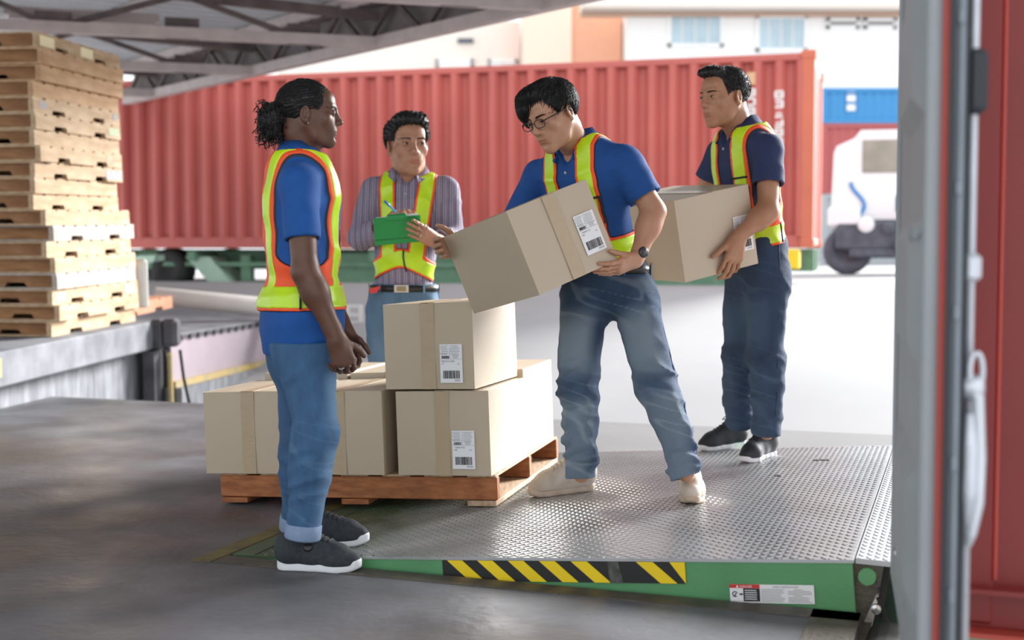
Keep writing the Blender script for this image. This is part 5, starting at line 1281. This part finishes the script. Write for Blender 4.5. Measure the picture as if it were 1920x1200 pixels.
# ===== worker with the ponytail, seen from his right side
J = dict(pelvis=at(567, 602, 4.38), neck=at(566, 292, 4.39), SR=at(560, 342, 4.225), SL=at(566, 340, 4.565), HR=at(578, 650, 4.30), HL=at(566, 650, 4.47),
         KR=at(591, 815, 4.27), KL=at(566, 815, 4.48), AR=at(568, 1002, 4.27), AL=at(556, 985, 4.56),
         TR=foot(gz(516, 1066), gz(668, 1070)), TL=foot(onplat(540, 1027), onplat(672, 1022)),
         head=at(580, 216, 4.38), face=A(1, .10, -.02), crown=A(0, 0, 1))
wr = at(631, 634, 4.17); wl_ = at(646, 618, 4.52)
J['armR'] = dict(S=J['SR'], E=at(572, 508, 4.165), W=wr, thick=1.0, hand=dict(d=at(648, 690, 4.19)-wr, n=A(-.5, .85, .1), curls=[(.5, .7, .4), (.65, .8, .5), (.75, .85, .5), (.8, .85, .5)], sc=1.0))
J['armL'] = dict(S=J['SL'], E=at(596, 500, 4.62), W=wl_, hand=dict(d=A(.25, 0, -1), n=A(-.3, -.9, 0), curls=[(.5, .6, .4)]*4))
rs = np.random.RandomState(3); curls = []
for i in range(420):
    c_ = A(0, -.122, -.022)+np.clip(rs.normal(0, 1, 3), -1.3, 1.3)*A(.022, .022, .036); u_ = nrm(rs.normal(0, 1, 3)+A(0, -.7, -.35)); v_ = nrm(np.cross(u_, rs.normal(0, 1, 3)))
    curls.append([c_+u_*(.012+.034*t)+.009*(v_*math.cos(t*9)+np.cross(u_, v_)*math.sin(t*9))+A(0, 0, -.012*t*t) for t in np.linspace(0, 1.15, 10)])
p1 = person('person with curly black ponytail in blue polo and turned-up jeans, standing in profile', A(-.66, 4.36, 0), J, 1.0, dict(
    skin=SK1, hsc=.935, ph=.4, bulk=1.1, face=dict(open_eye=.9, look=.0, jaw=1.05),
    shirt=dict(mat=M_BLUE, t=.66, r=.060, hem=-.112, skirt=.128, vee=.05, fold=.9, collar=(.066, .092)),
    vest=dict(band=lambda X, Y: .085+.02*Y, cx=lambda Z, Y: .082+0*Z, w=.034, hb=.036, arm=.15, bk=.03, binds=[[(-.20, b_, .12, -1) for b_ in np.linspace(.045, .13, 7)]]),
    jeans=dict(mat=J1, top=-.065, r=(.088, .071, .051), fade=.85, cuff='LR', cuffmat=M_CUFF, kn=.004, an=.003),
    shoe=dict(upper=M_SHBLK, solemat=M_SOLW, lace=M_LACEB, toecap=None, heelcap=M_LTH, sole=.036, rib=0, sc=1.07),
    hair=dict(off=.009, line=[(-.13, -.075), (-.06, -.068), (-.035, -.02), (-.02, .026), (.018, .026), (.032, .010), (.046, .022), (.058, .048), (.078, .080), (.10, .096)], puffs=[], tails=[((0, -.10, -.01), (0, -.125, -.012), .030, .040)],
              locks=[((0, -.130, -.020), (.048, .046, .062)), ((.01, -.150, .014), (.026, .026, .026)), ((-.01, -.118, -.066), (.024, .026, .028)), ((.0, -.158, -.035), (.026, .022, .030))],
              flow=lambda p, r_: A(0, -1, -.25), len=.055, lift=.0012, n=1800, mess=.05, sf=110, curls=curls)))
def small(name, m, par, fn, smooth=True, **kw):
    mb = MB(); fn(mb); return mb.build(name, m, par, smooth, **kw)
ek = p1['W'](A(-.084, .000, -.036)); small('earring', M_METAL, p1['par'], lambda b: b.lathe(ek, A(0, -1, 0), [(.001, -.003), (.0032, 0), (.001, .003)], 10))
kp = p1['ir']; rp_ = kp['knuckles'][2]; rd_ = nrm(kp['tips'][2]-kp['knuckles'][2])
rq_ = kp['knuckles'][2]+nrm(kp['d']*math.cos(.75)+kp['n']*math.sin(.75))*.018; small('finger_ring', M_METAL, p1['par'], lambda b: b.lathe(rq_, nrm(kp['d']*math.cos(.75)+kp['n']*math.sin(.75)), [(.0104, -.003), (.0118, -.002), (.0118, .002), (.0104, .003)], 16))
def sock(par, J, s, m):
    An = J['A'+s]; hp = J['T'+s][0]+J['T'+s][1]*.07+J['T'+s][2]*.07; small('sock', m, par, lambda b: b.tube([An+nrm(J['K'+s]-An)*.05, mid(An, hp), hp], [.036, .037, .04], 16))
for s_ in 'RL': sock(p1['par'], J, s_, mat('dark_sock', lin(58, 46, 40), .9, var=.3, vscale=80))
an_ = J['AR']*.35+(J['TR'][0]+J['TR'][1]*.09)*.65
dl = J['TR'][0]+J['TR'][1]*.122+A(0, -.0415, .086); small('lace_dial', M_LTH, p1['par'], lambda b: b.lathe(dl, A(.1, -1, .5), [(.006, -.004), (.016, 0), (.016, .006), (.012, .009), (.004, .009)], 16))

# ===== worker in glasses lifting the tilted box
def hbw(x, y, z): return HB_O+HB_R @ A(x, y, z)
bx_, by_, bz_ = HB_R[:, 0], HB_R[:, 1], HB_R[:, 2]
J = dict(pelvis=at(1140, 520, 5.17), neck=at(1082, 268, 5.12), SL=at(1170, 302, 5.00), SR=at(1012, 330, 5.27), HR=at(1094, 556, 5.20), HL=at(1186, 548, 5.11),
         KR=at(1083, 728, 5.05), KL=at(1232, 726, 4.95), AR=at(1090, 890, 5.03), AL=at(1287, 888, 4.86),
         TR=foot(onplat(1117, 917), onplat(1004, 932)), TL=foot(onplat(1291, 922), onplat(1296, 948)),
         head=at(1036, 217, 4.98), face=A(-.62, -.66, -.42), crown=A(-.20, .0, 1))
wl_ = hbw(.472, .012, -.030); wr = hbw(.083, .532, .272)
J['armL'] = dict(S=J['SL'], E=at(1226, 396, 4.96), W=wl_, thick=1.02, hand=dict(d=-bx_+.02*bz_, n=bz_*.8+by_*.6, curls=[(.12, .2, .1), (.15, .2, .1), (.2, .2, .1), (.25, .25, .1)], thumb=nrm(-bx_*.9-by_*.12+bz_*.42), sc=1.02, spread=.06))
J['armR'] = dict(S=J['SR'], E=mid(J['SR'], wr)+A(.03, .12, -.13), W=wr, hand=dict(d=-bx_+.15*bz_, n=-by_, curls=[(.55, .75, .4)]*4, sc=1.05, spread=.05))
p2 = person('person in glasses, blue polo and washed jeans, lifting the tilted cardboard box', A(.5, 4.95, .1), J, 1.03, dict(
    skin=SK2, hsc=1.04, ph=1.7, bulk=1.04, face=dict(open_eye=.55, look=.0),
    shirt=dict(mat=M_BLUE2, t=.74, r=.066, hem=.030, vee=.09, fold=1.1, collar=(.068, .098), buttons=[(.10, .0)]),
    vest=dict(band=lambda X, Y: .120+0*X, cx=lambda Z, Y: .088-.02*np.clip((.40-Z)/.4, 0, 1), w=.038, hb=.034, arm=.05, binds=[[(a_, .335, 1, .0) for a_ in np.linspace(.040, .128, 6)], [(.125, b_, 1, .0) for b_ in np.linspace(.335, .23, 6)]]),
    jeans=dict(mat=J2, top=.055, r=(.094, .073, .053), fade=.95, whisk=.26, kn=.008, an=.012), belt='plain',
    shoe=dict(upper=M_SHW, solemat=M_SOLT, lace=M_LACEW, toecap=None, sole=.026, heel=.5, sc=1.06, hz=1.24),
    hair=dict(off=.014, wide=1.04, line=[(-.13, -.060), (-.06, -.040), (-.035, .006), (-.02, .034), (.015, .036), (.030, .014), (.042, .024), (.05, .048), (.075, .058), (.11, .066)], puffs=[((-.012, .045, .100), (.062, .050, .034)), ((-.045, .055, .075), (.034, .040, .034))],
              locks=[((-.052, .078, .052), (.022, .024, .032)), ((-.060, .066, .020), (.012, .018, .028)), ((-.030, .096, .066), (.026, .016, .020))],
              flow=lambda p, r_: (p-A(.015, -.045, .16))*A(1, 1, .8)+A(-.02, .03, 0), len=.050, lift=.0030, n=2600, mess=.10, sf=70)))
def glasses(par, W, m):
    fr_ = []
    g = thing_part = None
    mb = MB()
    for x in (-1, 1):
        ring = []
        for a_ in np.linspace(0, 2*PI, 25):
            cx_, cz_ = math.cos(a_), math.sin(a_); sq = lambda v: math.copysign(abs(v)**.7, v)
            ring.append(W(A(x*.031+.0235*sq(cx_), .1105-.10*abs(x*.031+.0235*sq(cx_))**2*6, .004+.0150*sq(cz_))))
        mb.tube(ring, .0018, 6, False)
        mb.tube([W(A(x*.053, .104, .010)), W(A(x*.064, .097, .012)), W(A(x*.076, .05, .012)), W(A(x*.081, -.005, .012)), W(A(x*.079, -.022, -.008))], .0026, 6)
    mb.tube([W(A(-.009, .1095, .008)), W(A(0, .1125, .0105)), W(A(.009, .1095, .008))], .0013, 6)
    go = mb.build('glasses', m, par, True)
    ml = bpy.data.materials.new('spectacle_lens'); ml.use_nodes = True; b = ml.node_tree.nodes['Principled BSDF']; b.inputs['Transmission Weight'].default_value = 1; b.inputs['Roughness'].default_value = 0.0; b.inputs['IOR'].default_value = 1.05; b.inputs['Base Color'].default_value = (.96, .98, 1, 1)
    for x in (-1, 1):
        V = []; 
        for k_ in (0, 1):
            for a_ in np.linspace(0, 2*PI, 24, endpoint=False):
                cx_, cz_ = math.cos(a_), math.sin(a_); sq = lambda v: math.copysign(abs(v)**.7, v)
                V.append(W(A(x*.031+.023*sq(cx_), .1100-.10*abs(x*.031+.0235*sq(cx_))**2*6+.0008*k_, .004+.0146*sq(cz_))))
        mb = MB(); mb.add(V, [tuple(range(24)), tuple(range(47, 23, -1))]+[(i, 24+i, 24+(i+1) % 24, (i+1) % 24) for i in range(24)]); mb.build('lens', ml, go)
glasses(p2['par'], p2['W'], mat('dark_spectacle_frame', lin(38, 32, 34), .3))
fa = nrm(J['armL']['W']-J['armL']['E']); wp = J['armL']['W']-fa*.028
small('watch_strap', M_LTH, p2['par'], lambda b: b.lathe(wp, fa, [(.0265, -.011), (.0315, -.010), (.0315, .010), (.0265, .011)], 28))
wo = nrm(A(.35, -.9, -.1)-fa*(A(.35, -.9, -.1)@fa)); wt = small('watch', M_LTH, p2['par'], lambda b: b.lathe(wp+wo*.027, wo, [(.012, 0), (.021, .002), (.0215, .009), (.018, .011)], 24))
small('watch_dial', mat('dark_dial', lin(60, 62, 68), .15), wt, lambda b: b.lathe(wp+wo*.0375, wo, [(.017, 0), (.0165, .001)], 24))
# ===== worker in the navy shirt carrying a box
def h4w(x, y, z): return H4_O+H4_R @ A(x, y, z)
cx4, cy4, cz4 = H4_R[:, 0], H4_R[:, 1], H4_R[:, 2]
J = dict(pelvis=at(1418, 482, 5.80), neck=at(1390, 240, 5.80), SL=at(1440, 276, 5.635), SR=at(1350, 288, 5.95), HL=at(1438, 520, 5.73), HR=at(1396, 520, 5.88),
         KL=at(1436, 668, 5.72), KR=at(1386, 665, 5.86), AL=at(1438, 811, 5.76), AR=at(1383, 794, 5.98),
         TL=foot(onplat(1450, 852), onplat(1398, 867)), TR=foot(onplat(1398, 834), onplat(1312, 847)),
         head=at(1358, 184, 5.74), face=A(-.84, -.52, -.10), crown=A(0, 0, 1))
wl_ = h4w(.288, -.030, .145); wr = h4w(-.035, .30, .06)
J['armL'] = dict(S=J['SL'], E=at(1440, 396, 5.56), W=wl_, hand=dict(d=-cz4-.45*cx4, n=cy4*.95-cz4*.1, curls=[(.22, .35, .5), (.2, .4, .6), (.2, .45, .6), (.25, .5, .6)], thumb=nrm(-cx4*.9-cz4*.45-cy4*.05), sc=1.10, spread=.10))
J['armR'] = dict(S=J['SR'], E=at(1318, 372, 6.02), W=wr, hand=dict(d=-cz4+.3*cy4, n=cx4, curls=[(.3, .5, .4)]*4))
p4 = person('person in a navy polo and dark jeans, carrying a box on the tread plate', A(1.05, 5.85, .14), J, 1.05, dict(
    skin=SK4, hsc=1.04, ph=2.9, bulk=.98, face=dict(open_eye=.5, look=-.1),
    shirt=dict(mat=M_NAVY, t=.60, r=.066, hem=.06, vee=.09, fold=1.0, collar=(.068, .098), buttons=[(.085, .0)]),
    vest=dict(band=lambda X, Y: .095-.10*Y, cx=lambda Z, Y: .086+0*Z, w=.036, hb=.036, arm=.15, bk=.045, binds=[[(a_, .36, 1, .0) for a_ in np.linspace(.046, .122, 6)], [(a_, .275, 1, .0) for a_ in np.linspace(.046, .122, 6)], [(.122, b_, 1, .0) for b_ in np.linspace(.275, .32, 4)], [(.20, b_, .25, 1) for b_ in np.linspace(.055, .14, 7)]]),
    jeans=dict(mat=J4, top=.09, r=(.090, .069, .052), fade=.5, whisk=.25, kn=.006, an=.009, seat=.026),
    shoe=dict(upper=M_SHBLK2, solemat=M_SOLW, lace=M_LACEB, toecap=None, sole=.030, heel=1, rib=150, sc=.98),
    hair=dict(off=.009, line=[(-.13, -.058), (-.06, -.046), (-.035, -.005), (-.02, .024), (.020, .026), (.034, .010), (.040, .030), (.05, .060), (.07, .088), (.10, .098)], puffs=[((-.004, .050, .106), (.056, .044, .026)), ((-.006, .084, .104), (.044, .018, .016))], locks=[],
              flow=lambda p, r_: A(-.35, -.35 if p[2] > .09 else -.5, .5 if p[1] > .05 and p[2] > .08 else -.6), len=.026, lift=.0035, n=2000, mess=.14, sf=80)))
# ===== older worker with the clipboard
J = dict(pelvis=at(757, 562, 6.86), neck=at(768, 324, 6.86), SR=at(700, 357, 6.86), SL=at(835, 356, 6.84), HR=at(724, 590, 6.86), HL=at(792, 590, 6.86),
         KR=at(722, 720, 6.83), KL=at(796, 722, 6.84), AR=at(722, 828, 6.88), AL=at(800, 828, 6.88), TR=foot(A(-.66, 6.94, 0), A(-.69, 6.6, 0)), TL=foot(A(-.45, 6.94, 0), A(-.40, 6.6, 0)),
         head=at(764, 275, 6.80), face=A(.34, -.93, -.02), crown=A(-.03, 0, 1))
wr = at(722, 424, 6.53); wl_ = at(817, 452, 6.50)
J['armR'] = dict(S=J['SR'], E=at(678, 446, 6.80), W=wr, hand=dict(d=at(744, 400, 6.50)-wr, n=A(.35, -.25, -.9), curls=[(.5, .6, .3), (.6, .8, .5), (.7, .9, .6), (.8, .9, .6)]))
J['armL'] = dict(S=J['SL'], E=at(848, 448, 6.80), W=wl_, hand=dict(d=at(788, 436, 6.42)-wl_, n=A(-.1, 1, -.1), curls=[(-.05, .12, .1), (.0, .12, .1), (.05, .15, .1), (.1, .3, .2)], spread=.04, sc=.95, thumb=A(-.75, .5, .45)))
p3 = person('older person in a checked grey shirt and vest, writing on a green clipboard', A(-.56, 6.86, 0), J, 1.13, dict(
    skin=SK3, hsc=1.17, ph=4.1, bulk=1.02, belly=.012, face=dict(open_eye=.75, look=.25, wide=.98, jaw=1.0),
    shirt=dict(mat=M_CHECK, t=.9, long=.80, hem=.055, vee=.10, gap=32, fold=1.2, collar=(.068, .104), buttons=[(.12, .0), (.20, 0), (.50, 0)]),
    vest=dict(band=lambda X, Y: .245-.55*np.sqrt(X*X+.0016), cx=lambda Z, Y: .105-.035*np.clip((.60-Z)/.4, 0, 1), w=.040, hb=.036, arm=.06, binds=[[(.01+.02*t_*t_, .255-.10*t_, 1, .0) for t_ in np.linspace(-.1, 1, 7)]]),
    jeans=dict(mat=J3, top=.085, r=(.094, .072, .058), fade=.4, whisk=.05, kn=.003, an=.006), belt='buckle',
    shoe=dict(upper=M_SHBLK2, solemat=M_BLACK, lace=M_LACEB, toecap=None, sole=.026, sc=1.05),
    hair=dict(off=.012, wide=1.03, line=[(-.13, -.050), (-.06, -.036), (-.035, -.005), (-.02, .030), (.022, .032), (.036, .016), (.044, .05), (.06, .074), (.085, .086), (.11, .088)], puffs=[((0, .040, .104), (.068, .052, .034)), ((.02, .062, .096), (.048, .036, .028)), ((-.055, .0, .06), (.03, .05, .04)), ((.055, .0, .06), (.03, .05, .04))], locks=[],
              flow=lambda p, r_: A(.4*math.sin(p[0]*90), -.6, .3*math.sin(p[1]*80)+(.3 if p[2] > .1 else -.5)), len=.026, lift=.004, n=2000, mess=.25, sf=36, sw=6)))
for i_, kk_ in ((0, .3), (2, .35)):
    k0 = p3['il']['knuckles'][i_]; dd_ = nrm(p3['il']['d']+p3['il']['t']*(1.5-i_)*.12); small('finger_ring', M_METAL, p3['par'], lambda b: b.lathe(k0+dd_*.02, dd_, [(.0112, -.003), (.0128, -.002), (.0128, .002), (.0112, .003)], 16))
fa = nrm(J['armL']['W']-J['armL']['E']); wp = J['armL']['W']-fa*.012; small('bracelet', M_METAL, p3['par'], lambda b: b.lathe(wp, fa, [(.029, -.002), (.033, 0), (.029, .002)], 24))
small('red_pocket_tag', M_RED, p3['par'], lambda b: b.prism([at(692, 542, 6.70), at(711, 536, 6.70), at(712, 540, 6.70), at(707, 548, 6.70), at(694, 551, 6.70)], A(0, .02, 0)), False)
# clipboard with its clip and papers, pen
TLc, TRc, BRc, BLc = at(700, 410, 6.40), at(788, 404, 6.40), at(790, 453, 6.50), at(703, 461, 6.50)
cx_ = nrm(TRc-TLc); cy_ = nrm(BLc-TLc); cn = nrm(np.cross(cx_, cy_)); cn = cn if cn[1] > 0 else -cn
cl = thing('clipboard', 'green plastic clipboard held by the older person in the checked shirt', 'clipboard', mid(TLc, BRc))
M_CLIP = mat('green_plastic', lin(14, 142, 74), .4, var=.04)
small('board', M_CLIP, cl, lambda b: b.prism([TLc, TRc, BRc, BLc], cn*.004), False)
small('fold_line', mat('dark_green_plastic', lin(8, 104, 54), .4), cl, lambda b: b.bar(mid(TLc, BLc, .80)-cn*.001, mid(TRc, BRc, .80)-cn*.001, .004, .002, cn), False)
small('clip', M_CLIP, cl, lambda b: (b.bar(mid(TLc, TRc, .27)+cy_*.006-cn*.003, mid(TLc, TRc, .74)+cy_*.006-cn*.003, .022, .006, cn, .002), b.bar(mid(TLc, TRc, .3)-cy_*.004+cn*.006, mid(TLc, TRc, .7)-cy_*.004+cn*.006, .012, .02, cn, .002)), False)
small('paper', M_WHITE, cl, lambda b: b.prism([mid(TLc, TRc, .05)+cn*.006-cy_*.001, mid(TLc, TRc, .95)+cn*.006-cy_*.010, mid(BLc, BRc, .95)+cn*.006, mid(BLc, BRc, .05)+cn*.006], cn*.001), False)
pn = thing('pen', 'light blue pen in the hand above the green clipboard', 'pen', at(735, 390, 6.45))
pa, pb = at(721, 377, 6.44), at(752, 407, 6.47); pd = nrm(pb-pa)
small('barrel', mat('pen_blue', lin(70, 160, 205), .35), pn, lambda b: b.lathe(pa, pd, [(.004, 0), (.0055, .003), (.0055, .10), (.0045, .11)], 12))
small('pen_cap', mat('pen_dark_blue', lin(40, 110, 190), .35), pn, lambda b: b.lathe(pa-pd*.002, pd, [(.004, 0), (.0064, .002), (.0064, .035), (.0056, .036)], 12))
small('tip', M_METAL, pn, lambda b: b.lathe(pa+pd*.11, pd, [(.0045, 0), (.001, .014)], 10))
